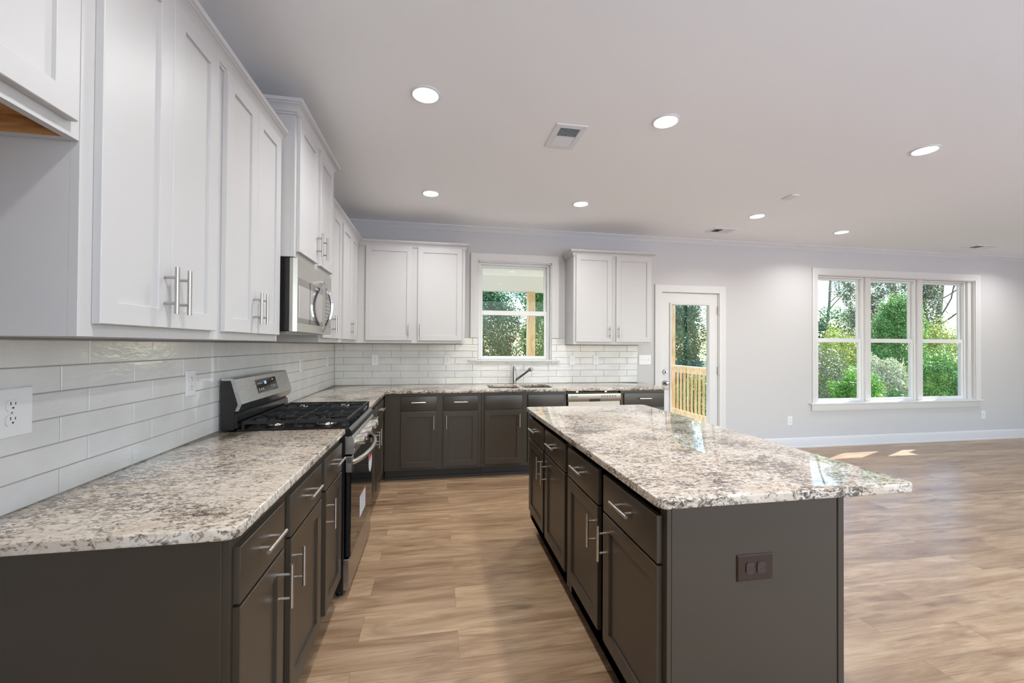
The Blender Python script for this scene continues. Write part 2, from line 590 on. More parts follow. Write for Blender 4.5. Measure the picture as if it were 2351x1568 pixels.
struct('wall_front', bm, M['wall'], 'pale grey wall behind the viewpoint with a wide opening added for daylight', 'wall')

bm = BM(); box(bm, 0.0, .78, -4.80, -4.68, 0.0, H)  # unseen wall return added to keep rear daylight off the near left cabinets
struct('wall_shade_return', bm, M['wall'], 'unseen short wall return added to shade the near left cabinets', 'wall')
# crown moulding at the ceiling and baseboards
crown = [(0, H), (0, H - .057), (.006, H - .057), (.010, H - .050), (.022, H - .034), (.040, H - .020), (.050, H - .010), (.056, H - .010), (.056, H)]
bm = BM(); sweep(bm, [(0.0, 0.0), (RX, 0.0)], crown, XY)
struct('trim_1', bm, M['trim'], 'white crown moulding along the top of the back wall', 'crown moulding', True)
base = [(0, 0), (.022, 0), (.022, .018), (.014, .022), (.014, .115), (.010, .128), (.004, .136), (0, .136)]
bm = BM(); sweep(bm, [(4.842, 0.0), (RX, 0.0)], base, XY)
struct('baseboard_back', bm, M['trim'], 'white baseboard under the triple window along the back wall', 'baseboard', True)
bm = BM(); sweep(bm, [(RX, -0.02), (RX, RY)], base, XY)
struct('baseboard_right', bm, M['trim'], 'white baseboard along the far right wall', 'baseboard', True)

# ---- window and door trim
casing = [(0.0, 0.0), (0.0, -.014), (.012, -.012), (.030, -.013), (.055, -.017), (.070, -.020), (.086, -.020), (.090, -.016), (.090, 0.0)]
def case_path(bm, pts):
    sweep(bm, pts, casing, XZ, side=-1)

def window_unit(prefix, n, op, units, label, cas_bottom, sill, apron):
    t = thing(prefix, ((op[0] + op[1]) / 2, 0, op[2]), label, 'window', None, 'structure')
    x0, x1, z0, z1 = op
    bm = BM(); case_path(bm, [(x0, cas_bottom), (x0, z1), (x1, z1), (x1, cas_bottom)])
    build('casing', bm, M['trim'], t)
    # jamb liner
    bm = BM()
    box(bm, x0 - .001, x0 + .012, -0.002, .12, z0, z1); box(bm, x1 - .012, x1 + .001, -0.002, .12, z0, z1)
    box(bm, x0, x1, -0.002, .12, z1 - .012, z1 + .001)
    build('jamb', bm, M['trim'], t, smooth=False)
    bm = BM(); box(bm, sill[0], sill[1], sill[2], .0, z0 - .022, z0, .004)
    box(bm, x0, x1, -.002, .12, z0 - .022, z0 + .004)
    build('sill', bm, M['trim'], t)
    if apron:
        bm = BM(); box(bm, apron[0], apron[1], -.016, .0, apron[2], z0 - .022, .003)
        build('apron', bm, M['trim'], t)
    for (a, b) in units:
        zb, zt = z0 + .004, z1 - .012
        zm = (zb + zt) / 2 - 0.02
        bm = BM()
        fw = .026
        for xa, xb in ((a, a + fw), (b - fw, b)): box(bm, xa, xb, .06, .145, zb, zt, .003, 1)
        box(bm, a + fw, b - fw, .06, .145, zt - .018, zt, .003, 1); box(bm, a + fw, b - fw, .06, .145, zb, zb + .010, .003, 1)
        fr = build('window_frame', bm, M['plastic'], t)
        for (s0, s1, y, nm) in ((zb + .010, zm + .030, .078, 'lower_sash'), (zm + .004, zt - .018, .112, 'upper_sash')):
            bm = BM(); w_ = .028; xa, xb = a + fw, b - fw
            box(bm, xa, xa + w_, y, y + .028, s0, s1, .003, 1); box(bm, xb - w_, xb, y, y + .028, s0, s1, .003, 1)
            box(bm, xa + w_, xb - w_, y, y + .028, s0, s0 + w_, .003, 1)
            ht = .056 if nm == 'lower_sash' else w_
            box(bm, xa + w_, xb - w_, y, y + .028, s1 - ht, s1, .003, 1)
            sa = build(nm, bm, M['plastic'], t)
            bm = BM()
            yy = y + .014
            bm.faces.new([bm.verts.new(q) for q in ((xa + w_, yy, s0 + w_), (xb - w_, yy, s0 + w_), (xb - w_, yy, s1 - ht), (xa + w_, yy, s1 - ht))])
            build('pane', bm, M['glass'], sa, smooth=False)
    return t

window_unit('window_1', 1, W1, [(1.597, 2.464)], 'white sash window above the kitchen sink looking onto the porch', 1.449, (1.480, 2.572, -.045), None)
w2 = window_unit('window_2', 2, W2, [(6.257, 7.084), (7.168, 7.994), (8.079, 8.919)], 'wide white triple sash window with trees outside', W2[2] - .002, (6.105, 9.085, -.05), (6.145, 9.075, .490))
# mullions of the triple window
for xa, xb in ((7.082, 7.170), (7.992, 8.081), (8.917, 8.981)):
    bm = BM(); box(bm, xa, xb, .03, .15, W2[2] + .004, W2[3] - .012, .003, 1)
    build('mullion', bm, M['trim'], w2)
# unseen front window added behind the viewpoint to let in daylight
t = thing('daylight_window', (6.75, RY, W3[2]), 'unseen wide window opening added behind the viewpoint to let in daylight', 'window', None, 'structure')
bm = BM()
for x in (1.23, 3.6, 6.05, 8.5, 10.87): box(bm, x - .03, x + .03, RY - .12, RY - .04, W3[2], W3[3])
box(bm, W3[0], W3[1], RY - .12, RY - .04, W3[3] - .06, W3[3]); box(bm, W3[0], W3[1], RY - .12, RY - .04, W3[2], W3[2] + .06)
build('window_frame', bm, M['plastic'], t)

# ---- glass door
t = thing('door_1', (4.326, 0, 0), 'white exterior door with a tall glass lite, opening to the porch', 'door', None, 'structure')
bm = BM(); case_path(bm, [(D1[0] + .010, 0), (D1[0] + .010, 2.054), (D1[1] - .010, 2.054), (D1[1] - .010, 0)])
build('casing', bm, M['trim'], t)
bm = BM(); box(bm, D1[0], D1[0] + .020, -.001, .14, 0, D1[3]); box(bm, D1[1] - .020, D1[1], -.001, .14, 0, D1[3])
box(bm, D1[0], D1[1], -.001, .14, 2.050, D1[3])
build('jamb', bm, M['trim'], t, smooth=False)
DX0, DX1, DT = 3.928, 4.724, 2.046
LX0, LX1, LZ0, LZ1 = 4.062, 4.594, 0.20, 1.893
bm = slab_curve([rect(DX0, DX1, .008, DT), rect(LX0, LX1, LZ0, LZ1)], .012, .056, 0, 'XZ')
sb = build('door_slab', bm, M['trim'], t, smooth=False)
bm = BM()
lite = [(0, .012), (0, .002), (.006, -.004), (.020, -.004), (.026, .006), (.026, .012)]
sweep(bm, [(LX0, LZ0), (LX0, LZ1), (LX1, LZ1), (LX1, LZ0)], lite, XZ, True, -1)
build('lite_frame', bm, M['trim'], t)
bm = BM(); bm.faces.new([bm.verts.new(q) for q in ((LX0, .034, LZ0), (LX1, .034, LZ0), (LX1, .034, LZ1), (LX0, .034, LZ1))])
build('pane', bm, M['glass'], t, smooth=False)
bm = BM(); lathe(bm, [(0, 0), (.032, 0), (.032, .006), (.027, .014), (.012, .018), (.011, .034), (.018, .040), (.027, .052), (.028, .064), (.020, .072), (0, .074)], (3.975, .012, 0.893), (0, -1, 0))
build('door_knob', bm, M['faucet'], t)
bm = BM(); lathe(bm, [(0, 0), (.031, 0), (.031, .008), (.026, .016), (0, .016)], (3.975, .012, 1.036), (0, -1, 0)); box(bm, 3.971, 3.979, -.022, -.004, 1.018, 1.054, .002)
build('deadbolt', bm, M['faucet'], t)
for z in (1.83, 1.045, 0.25):
    bm = BM(); cyl(bm, (4.729, -.006, z - .05), (4.729, -.006, z + .05), .008); box(bm, 4.717, 4.741, -.002, .012, z - .05, z + .05)
    build('hinge', bm, M['steelgrey'], t)

# ------------------------------------------------------------------ recessed lights, vents
def wafer(name, x, y, label, r=0.082):
    t = thing(name, (x, y, H), label, 'ceiling light', 'recessed ceiling lights')
    bm = BM(); lathe(bm, [(r * .80, .0), (r * .80, -.006), (r * .86, -.009), (r, -.004), (r, 0)], (x, y, H), (0, 0, 1), 40)
    build('trim_ring', bm, M['plastic'], t)
    bm = BM(); lathe(bm, [(r * .81, -.003), (r * .6, -.0055), (0, -.007)], (x, y, H), (0, 0, 1), 40)
    build('lens', bm, M['lens'], t)
    l = bpy.data.lights.new('lamp_light', 'AREA'); l.shape = 'DISK'; l.size = r * 1.6; l.energy = LAMP
    l.spread = math.radians(142)
    l.color = (0.96, 0.97, 0.985)
    lo = bpy.data.objects.new('lamp_light', l); lo.location = (x, y, H - .012); COL.objects.link(lo)
    return t
LY1, LY2 = -2.527, -1.012
wafer('recessed_light', 1.041, LY1, 'large bright recessed ceiling light nearest the tall left cabinets')
wafer('recessed_light', 2.483, LY1, 'large bright recessed ceiling light just right of the ceiling vent above the island')
wafer('recessed_light', 4.455, LY1, 'large bright recessed ceiling light farthest right in the near row')
wafer('recessed_light', 1.049, LY2, 'small recessed ceiling light in the far row above the corner cabinets')
wafer('recessed_light', 2.480, LY2, 'small recessed ceiling light in the far row, above the window-side cabinets')
wafer('recessed_light', 4.430, LY2, 'recessed ceiling light in the far row above the glass door')
wafer('recessed_light', 5.872, -0.675, 'recessed ceiling light left of the triple window, last toward the living area')
for x, y in ((1.041, -4.04), (2.483, -4.04)):
    wafer('recessed_light', x, y, 'recessed ceiling light in the row behind the viewpoint')
wafer('recessed_light', 9.15, -0.675, 'recessed ceiling light beyond the triple window at the right')

def vent(x0, x1, y0, y1, label, along='y'):
    """ceiling register whose slats run along x; the deep half is the far half for along='y'"""
    t = thing('ceiling_vent', ((x0 + x1) / 2, (y0 + y1) / 2, H), label, 'vent', 'ceiling air vents')
    z = H - .006
    bm = BM()
    prof = [(0, H), (.004, z), (.038, z - .002), (.040, H)]
    sweep(bm, [(x0, y0), (x1, y0), (x1, y1), (x0, y1)], prof, XY, True, -1)
    build('frame', bm, M['plastic'], t, smooth=False)
    a0, a1, b0, b1 = x0 + .04, x1 - .04, y0 + .04, y1 - .04
    bm = BM(); box(bm, a0, a1, b0, b1, H - .0015, H - .0008)  # dark sheet painted as the shade inside the duct
    build('duct_shade', bm, M['ventdark'], t, smooth=False)
    mats = M['plastic']
    if along == 'y':
        m = (b0 + b1) / 2
        bm = BM(); box(bm, a0, a1, m - .008, m + .008, z - .001, H - .002); build('divider', bm, mats, t, smooth=False)
        for half, (s, e, tilt) in enumerate(((b0, m - .008, 1), (m + .008, b1, -1))):
            n = 9
            for k in range(n):
                c = s + (k + .5) * (e - s) / n
                bm = BM(); d = .0032
                prism(bm, [(c - d, z if tilt > 0 else H - .002), (c + d, H - .002 if tilt > 0 else z), (c + d, (H - .002 if tilt > 0 else z) - .0016), (c - d, (z if tilt > 0 else H - .002) - .0016)], (a0, a1), lambda a, b, c_: (c_, a, b))
                build('slat', bm, mats, t, smooth=False)
    else:
        m = (a0 + a1) / 2
        bm = BM(); box(bm, m - .008, m + .008, b0, b1, z - .001, H - .002); build('divider', bm, mats, t, smooth=False)
        for half, (s, e, tilt) in enumerate(((a0, m - .008, 1), (m + .008, a1, -1))):
            n = 9
            for k in range(n):
                c = s + (k + .5) * (e - s) / n
                bm = BM(); d = .0045
                prism(bm, [(c - d, z if tilt > 0 else H - .002), (c + d, H - .002 if tilt > 0 else z), (c + d, (H - .002 if tilt > 0 else z) - .0008), (c - d, (z if tilt > 0 else H - .002) - .0008)], (b0, b1), lambda a, b, c_: (a, c_, b))
                build('slat', bm, mats, t, smooth=False)
vent(1.833, 2.042, -2.383, -2.072, 'white slatted ceiling vent above the island, between two big lights')
vent(4.278, 4.584, -0.550, -0.350, 'white slatted ceiling vent near the back wall above the glass door', 'x')
vent(8.213, 8.610, -0.526, -0.340, 'white slatted ceiling vent at the far right above the triple window', 'x')
bm = BM(); box(bm, 4.257, 4.336, -1.631, -1.508, H - .012, H, .003)
tag(build('ceiling_cover_plate', bm, M['plastic']), 'thin blank white cover plate on the ceiling beyond the far right light', 'cover plate')

# ------------------------------------------------------------------ backsplash
PT, RH = 0.304, 0.0766
def tiles(bm, mapf, a_end, rows, excl, joint0, g=.0012, th=.0085):
    """rows of 3x12 tiles clipped to rectangles; mapf(a, z, depth)"""
    for k in range(rows):
        z0, z1 = ZC + k * RH, ZC + (k + 1) * RH
        off = joint0[k % 2]
        n0 = int((a_end[0] - off) / PT) - 2
        for i in range(n0, n0 + int((a_end[1] - a_end[0]) / PT) + 5):
            a0, a1 = off + i * PT, off + (i + 1) * PT
            for (c0, c1, d0, d1) in excl(k, z0, z1):
                b0, b1 = max(a0, c0), min(a1, c1)
                y0, y1 = max(z0, d0), min(z1, d1)
                if b1 - b0 < .008 or y1 - y0 < .008: continue
                gb0 = b0 + (g if b0 > c0 - 1e-6 else 0); gb1 = b1 - g; gz0 = y0 + g; gz1 = y1 - g
                A = []
                e = .0022
                for q, dd in ((0, 0.001), (0, th - .002), (e, th)):
                    A.append([bm.verts.new(mapf(*p, dd)) for p in ((gb0 + q, gz0 + q), (gb1 - q, gz0 + q), (gb1 - q, gz1 - q), (gb0 + q, gz1 - q))])
                for R_, T_ in zip(A, A[1:]):
                    for s in range(4):
                        bm.faces.new((R_[s], R_[(s + 1) % 4], T_[(s + 1) % 4], T_[s]))
                bm.faces.new(A[-1])
# left wall: a = y
t = thing('tile_backsplash', (0, -2.0, ZC), 'white glazed tile backsplash along the left wall behind the range', 'backsplash', None, 'structure')
bm = BM(); box(bm, 0.0005, .006, -3.75, -.0005, ZC, ZU + .002); build('grout', bm, M['grout'], t, smooth=False)
bm = BM(); tiles(bm, lambda a, z, d: (d, a, z), (-3.75, -.009), 7, lambda k, z0, z1: [(-3.75, -.0085, ZC, ZU + .002)], (-3.2908 + .2027, -3.2908 + .0)[::1])
build('tiles', bm, M['tile'], t)
# back wall: a = x
def back_ex(k, z0, z1):
    zs = W1[2] - .022
    r = [(.0085, 3.593, ZC, 2)] if z1 <= zs else [(.0085, W1[0] - .001, ZC, ZU + .002), (W1[1] + .001, 3.593, ZC, ZU + .002)] + ([(W1[0] - .001, W1[1] + .001, z0, zs)] if z0 < zs else [])
    if k >= 6: r = [(1.4115, W1[0] - .001, W1[2], 1.446), (W1[1] + .001, 2.644, W1[2], 1.446)]
    return r
t = thing('tile_backsplash', (2.0, 0, ZC), 'white glazed tile backsplash along the back wall around the sink window', 'backsplash', None, 'structure')
bm = BM()
for (a, b, c, d) in ((.0005, 3.594, ZC, W1[2] - .022), (.0005, W1[0], W1[2] - .022, ZU), (W1[1], 3.594, W1[2] - .022, ZU), (1.412, W1[0], ZU, 1.447), (W1[1], 2.643, ZU, 1.447)):
    box(bm, a, b, -.006, -.0005, c, d)
build('grout', bm, M['grout'], t, smooth=False)
bm = BM(); tiles(bm, lambda a, z, d: (a, -d, z), (.009, 3.593), 7, back_ex, (.3076, .105))
build('tiles', bm, M['tile'], t)

# ------------------------------------------------------------------ cabinets
class Fr:
    """cabinet frame: u along the run, w outward from the face frame, v up"""
    def __init__(s, o, u, wv):
        s.o, s.u, s.w = Vector(o), Vector(u), Vector(wv)
    def __call__(s, u, w_, v):
        return s.o + s.u * u + s.w * w_ + Vector((0, 0, v))
    def box(s, bm, u0, u1, w0, w1, v0, v1, bev=0.0, seg=1):
        a, b = s(u0, w0, v0), s(u1, w1, v1)
        box(bm, a.x, b.x, a.y, b.y, a.z, b.z, bev, seg)

def ringloft(bm, F, u0, u1, v0, v1, rings):
    prev = None
    for ins, d in rings:
        R = [bm.verts.new(F(*p)) for p in ((u0 + ins, d, v0 + ins), (u1 - ins, d, v0 + ins), (u1 - ins, d, v1 - ins), (u0 + ins, d, v1 - ins))]
        if prev:
            for s in range(4):
                bm.faces.new((prev[s], prev[(s + 1) % 4], R[(s + 1) % 4], R[s]))
        else:
            bm.faces.new(R[::-1])
        prev = R
    bm.faces.new(prev)

def shaker(F, u0, u1, v0, v1, mat, parent, fw=.055):
    bm = BM()
    ringloft(bm, F, u0, u1, v0, v1, [(0, .001), (0, .0175), (.0018, .0195), (fw, .0195), (fw + .0012, .0185), (fw + .002, .0105)])
    return build('door', bm, mat, parent)

def slabfront(F, u0, u1, v0, v1, mat, parent, nm='drawer'):
    bm = BM()
    ringloft(bm, F, u0, u1, v0, v1, [(0, .001), (0, .0165), (.0012, .0185), (.004, .0195)])
    return build(nm, bm, mat, parent)

def pull(F, u, v, vertical, mat, parent, ln=.137, sp=.076):
    bm = BM()
    st = .0195 + .033
    h = ln / 2
    d = (0, 0, 1) if vertical else None
    p0 = F(u, st, v - h) if vertical else F(u - h, st, v)
    p1 = F(u, st, v + h) if vertical else F(u + h, st, v)
    cyl(bm, p0, p1, .0060, n=16)
    for s in (-sp / 2, sp / 2):
        q = (u, v + s) if vertical else (u + s, v)
        cyl(bm, F(q[0], .019, q[1]), F(q[0], st, q[1]), .0045, n=12)
    return build('handle', bm, mat, parent)

def base_cabinet(F, width, depth, cols, label, end=None, false_fronts=False, drawers_only=False, filler=0, kind='base_cabinet', toe=True):
    """cols = list of (u0, u1, handle_side) ; handle_side -1 near u0, +1 near u1"""
    t = thing(kind, F(width / 2, -depth / 2, 0), label, 'base cabinet', 'dark base cabinets')
    D = M['dark']
    bm = BM()
    F.box(bm, 0, width, -depth, -.0195, .1125, ZCB - .0005)
    if end is not None:
        F.box(bm, *end, .0, .1125) if False else None
    # face frame: stiles and rails
    edges = [0.0] + [q for c in cols for q in (c[0] + .012, c[1] - .012)] + [width]
    for k in range(0, len(edges), 2):
        F.box(bm, edges[k], edges[k + 1], -.02, 0, .1125, ZCB - .0005, .0008)
    for c in cols:
        for v0, v1 in ((.1125, .155), (.685, .730), (.832, ZCB - .0005)):
            F.box(bm, c[0] + .012, c[1] - .012, -.02, -.0005, v0, v1)
    build('body', bm, D, t, smooth=False)
    bm = BM(); F.box(bm, 0, width, -depth, -.075, 0.0, .1125); F.box(bm, 0, width, -.075, -.060, 0.0, .03)
    build('toe_kick', bm, M['darktoe'], t, smooth=False)
    for (u0, u1, hs) in cols:
        dr = slabfront(F, u0, u1, .7025, .846, D, t, 'false_drawer_front' if false_fronts else 'drawer')
        if not false_fronts:
            pull(F, (u0 + u1) / 2, .788, False, M['nickel'], dr)
        if drawers_only:
            for v0, v1 in ((.43, .690), (.150, .418)):
                d2 = slabfront(F, u0, u1, v0, v1, D, t)
                pull(F, (u0 + u1) / 2, (v0 + v1) / 2 + .06, False, M['nickel'], d2)
        else:
            d = shaker(F, u0, u1, .140 if not kind.startswith('island') else .187, .694, D, t)
            pull(F, u0 + .030 if hs < 0 else u1 - .030, .587, True, M['nickel'], d)
    return t

FL = .608     # left run face-frame plane
YB = -.596    # back run face-frame plane
lf = lambda y0: Fr((FL, y0, 0), (0, 1, 0), (1, 0, 0))
bf = lambda x0: Fr((x0, YB, 0), (1, 0, 0), (0, -1, 0))
# left run, near segment
YN = -3.706
F = lf(YN)
def rel(cols, o): return [(a - o, b - o, s) for a, b, s in cols]
c1 = base_cabinet(F, -2.898 - YN, .606, rel([(-3.692, -3.385, 1), (-3.318, -2.936, -1)], YN),
                  'dark two-door base cabinet at the near end of the left counter, end panel showing')
bm = BM(); box(bm, .002, .590, YN - .004, YN + .001, 0.0, ZCB - .001, .001, 1)
build('end_panel', bm, M['dark'], c1)
base_cabinet(lf(-2.896), .386, .606, rel([(-2.860, -2.548, -1)], -2.896), 'narrow dark one-door base cabinet touching the near side of the range')
base_cabinet(lf(-1.726), 1.05, .606, rel([(-1.690, -1.308, 1), (-1.250, -.800, -1)], -1.726), 'dark base cabinet between the far side of the range and the corner')
# back run
F = bf(.612)
base_cabinet(F, .955, .590, rel([(.769, 1.119, 1), (1.182, 1.532, -1)], .612), 'dark two-drawer base cabinet on the back wall beside the inside corner')
base_cabinet(bf(1.569), .907, .590, rel([(1.601, 1.992, 1), (2.055, 2.445, -1)], 1.569), 'dark sink base cabinet with two blank drawer fronts, under the faucet', false_fronts=True)
base_cabinet(bf(3.090), .522, .590, rel([(3.127, 3.596, 1)], 3.090), 'dark drawer base cabinet right of the dishwasher at the counter end', drawers_only=True)
# island
XI = 1.790
IYN, IYF = -3.712, -1.888
fi = lambda y0: Fr((XI, y0, 0), (0, -1, 0), (-1, 0, 0))
def island_cab(y_far, y_near, cols, label, panel):
    F = fi(y_far)
    c = base_cabinet(F, y_far - y_near, .600, [(y_far - b, y_far - a, s) for a, b, s in cols], label, kind='island_cabinet')
    bm = BM(); box(bm, 2.388, 2.402, y_near, y_far, 0, ZCB - .001); build('back_panel', bm, M['dark'], c, smooth=False)
    if panel:
        bm = BM(); box(bm, 1.806, 2.3885, IYN - .003, IYN + .002, 0, ZCB - .001); box(bm, 1.790, 1.8050, IYN - .003, IYN + .002, 0, ZCB - .001, .001, 1)
        box(bm, 2.391, 2.414, IYN - .006, IYN + .030, 0, ZCB - .001, .002, 1)
        build('end_panel', bm, M['dark'], c, smooth=False)
    return c
island_cab(-2.797, IYN, [(-3.690, -3.278, -1), (-3.220, -2.822, 1)], 'dark two-door island cabinet nearest the camera, with the end panel', True)
island_cab(IYF, -2.793, [(-2.772, -2.372, -1), (-2.325, -1.930, 1)], 'dark two-door island cabinet at the far end of the island', False)

# ---- countertops
def counter(name, outl, holes, label, bev=.005):
    return tag(build(name, slab_curve([outl] + holes, ZCB, ZC, bev), M['granite'], None, (outl[0][0], outl[0][1], ZCB)), label, 'countertop')
counter('granite_countertop', [(.002, -3.7315), (.633 - .028, -3.7315), (.633 - .010, -3.725), (.633, -3.706), (.633, -2.4975), (.002, -2.4975)], [],
        'speckled granite countertop nearest the camera on the left, before the range')
def arc(cx, cy, r, a0, a1, n=8): return [(cx + r * math.cos(math.radians(a0 + (a1 - a0) * i / n)), cy + r * math.sin(math.radians(a0 + (a1 - a0) * i / n))) for i in range(n + 1)]
Lsh = [(.002, -.002), (.002, -1.732), (.633, -1.732)] + arc(.633 + .04, -.650 - .04, .04, 180, 90, 6) + [(3.6355, -.650), (3.6355, -.002)]
SK1, SK2 = (1.665, 1.995, -.530, -.150), (2.035, 2.360, -.530, -.150)
counter('granite_countertop', Lsh, [rrect(*SK1, .07, 6), rrect(*SK2, .07, 6)], 'L-shaped speckled granite countertop running around the corner under the sink window')
counter('granite_countertop', rrect(1.758, 2.689, -3.7315, -1.869, .030, 6), [], 'large speckled granite island countertop with overhang on the right')

# ---- sink and faucet
t = thing('kitchen_sink', (2.01, -.34, ZCB - .2), 'double-bowl undermount steel sink set into the back counter below the window', 'sink')
for (x0, x1, y0, y1) in (SK1, SK2):
    bm = BM()
    pr_ = None
    for ins, z in ((-.014, ZCB - .002), (-.004, ZCB - .003), (-.004, ZCB - .15), (.03, ZCB - .19)):
        R = [bm.verts.new((a, b, z)) for a, b in rrect(x0 + ins, x1 - ins, y0 + ins, y1 - ins, .07, 6)]
        if pr_:
            for i in range(len(R)):
                j = (i + 1) % len(R); bm.faces.new((pr_[i], pr_[j], R[j], R[i]))
        pr_ = R
    bm.faces.new(pr_)
    build('basin', bm, M['steel'], t)
t = thing('faucet', (2.007, -.10, ZC), 'dark steel pull-out faucet standing behind the sink', 'faucet')
bm = BM(); lathe(bm, [(0, 0), (.026, 0), (.026, .006), (.020, .012), (.0195, .17), (.017, .178), (.0, .178)], (2.007, -.095, ZC), (0, 0, 1))
build('body', bm, M['faucet'], t)
bm = BM(); tube(bm, [(2.007, -.095, ZC + .165), (2.004, -.092, ZC + .195), (2.000, -.088, ZC + .212)], [.017, .014, .008], 12)
build('lever', bm, M['faucet'], t)
bm = BM(); tube(bm, [(2.012, -.10, ZC + .040), (2.03, -.112, ZC + .055), (2.155, -.19, ZC + .165)], [.014, .0135, .0125], 14)
build('spout', bm, M['faucet'], t)
bm = BM(); tube(bm, [(2.150, -.187, ZC + .160), (2.168, -.198, ZC + .177), (2.180, -.206, ZC + .178), (2.190, -.213, ZC + .166)], [.014, .022, .024, .018], 16)
build('spray_head', bm, M['steelgrey'], t)

# ---- upper cabinets
CROWN = [(0.0, -.012), (.008, -.012), (.010, -.006), (.008, -.001), (.012, .000), (.013, .006), (.019, .018), (.030, .029), (.036, .031), (.036, .037), (.043, .039), (.046, .044), (.046, .055), (0.0, .055)]
def upper_cabinet(F, width, depth, zb, zt, doors, label, crown_path, ext=(0, 0), bare=False, side_rev=True):
    """doors = (u0, u1, handle_side or 0); crown_path in (u, w)"""
    t = thing('upper_cabinet', F(width / 2, -depth / 2, zb), label, 'upper cabinet', 'white upper cabinets')
    C = M['cab']
    bm = BM()
    th = .018
    F.box(bm, 0, th, -depth, -.0195, zb, zt); F.box(bm, width - th, width, -depth, -.0195, zb, zt)
    F.box(bm, th, width - th, -depth, -depth + .01, zb, zt)
    F.box(bm, th, width - th, -depth + .01, -.0195, zt - th, zt)
    zbot = zb + (.0 if bare else .010)
    if not bare:
        F.box(bm, th, width - th, -depth + .01, -.0195, zbot, zbot + th)
    edges = [0.0] + [q for c in doors for q in (c[0] + .010, c[1] - .010)] + [width]
    for k in range(0, len(edges), 2):
        if edges[k + 1] - edges[k] > .002:
            F.box(bm, edges[k], edges[k + 1], -.0195, 0, zb, zt, .0006)
    for c in doors:
        F.box(bm, c[0] + .010, c[1] - .010, -.0195, -.0004, zb, zb + .045); F.box(bm, c[0] + .010, c[1] - .010, -.0195, -.0004, zt - .06, zt)
    build('body', bm, C, t, smooth=False)
    if bare:
        bm = BM(); F.box(bm, th, width - th, -depth + .03, -.0195, zb + .038, zb + .050); F.box(bm, th, width - th, -depth + .010, -depth + .03, zb - .0, zb + .05)
        F.box(bm, width - th - .0015, width - th + .0002, -depth + .012, -.0197, zb + .001, zb + .050); F.box(bm, th - .0002, th + .0015, -depth + .012, -.0197, zb + .001, zb + .050)
        build('bare_bottom', bm, M['birch'], t, smooth=False, label='bare wood underside')
    for (u0, u1, hs) in doors:
        d = shaker(F, u0, u1, zb + .031, zt - .004 if zt < 2.45 else zt - .014, C, t)
        if hs:
            pull(F, u0 + .030 if hs < 0 else u1 - .030, zb + .141, True, M['steelgrey'], d)
    bm = BM()
    z0 = zt - .003
    sweep(bm, crown_path, CROWN, lambda a, b, c: F(a, b, c + z0), side=-1)
    build('crown_molding', bm, C, t)
    return t
UF, UB = .306, -.3165
ZT = 2.405
lu = lambda y0, x=UF: Fr((x, y0, 0), (0, 1, 0), (1, 0, 0))
bu = lambda x0: Fr((x0, UB, 0), (1, 0, 0), (0, -1, 0))
def rl(ds, o): return [(a - o, b - o, s) for a, b, s in ds]
upper_cabinet(lu(-4.665), .914, .304, 1.8195, ZT, rl([(-4.650, -4.215, 1), (-4.205, -3.780, -1)], -4.665), 'short white upper cabinet at far left over empty space, bare wood underneath', [(0, 0), (.916, 0)], bare=True)
upper_cabinet(lu(-3.749), .605, .304, ZU, ZT, rl([(-3.711, -3.447, 1), (-3.444, -3.182, -1)], -3.749), 'tall white two-door upper cabinet nearest the camera, with its plain side showing', [(0, 0), (.607, 0)])
upper_cabinet(lu(-3.142), .592, .304, ZU, ZT, rl([(-3.117, -2.845, 1), (-2.842, -2.566, -1)], -3.142), 'white two-door upper cabinet just before the raised microwave cabinet', [(0, 0), (.592, 0)])
upper_cabinet(lu(-2.549, .384), .762, .382, 1.813, 2.560, rl([(-2.522, -2.186, 1), (-2.128, -1.812, -1)], -2.549), 'deeper white upper cabinet mounted higher, directly above the microwave',
              [(0, -.382), (0, 0), (.762, 0), (.762, -.382)])
upper_cabinet(lu(-1.786), .640, .304, ZU, ZT, rl([(-1.755, -1.468, 1), (-1.465, -1.182, -1)], -1.786), 'white two-door upper cabinet just beyond the microwave on the left wall', [(0, 0), (.640, 0)])
upper_cabinet(lu(-1.145), .735, .304, ZU, ZT, rl([(-1.105, -.756, 1), (-.753, -.470, -1)], -1.145), 'white two-door upper cabinet in the far corner of the left wall', [(0, 0), (.735, 0)])
ec = upper_cabinet(bu(.002), 1.410, .3145, ZU, ZT, rl([(.380, .853, 1), (.910, 1.380, -1)], .002), 'white two-door upper cabinet left of the sink window on the back wall', [(.304, .092), (.304, 0), (1.410, 0), (1.410, -.3145)])
bm = BM(); box(bm, .287, UF, UB - .092, UB - .0002, ZU, ZT, .0006, 1); build('corner_filler', bm, M['cab'], ec, smooth=False)
upper_cabinet(bu(2.645), 3.612 - 2.645, .3145, ZU, ZT, rl([(2.672, 3.107, 1), (3.158, 3.596, -1)], 2.645), 'white two-door upper cabinet between the sink window and the glass door', [(0, -.3145), (0, 0), (.967, 0), (.967, -.3145)])

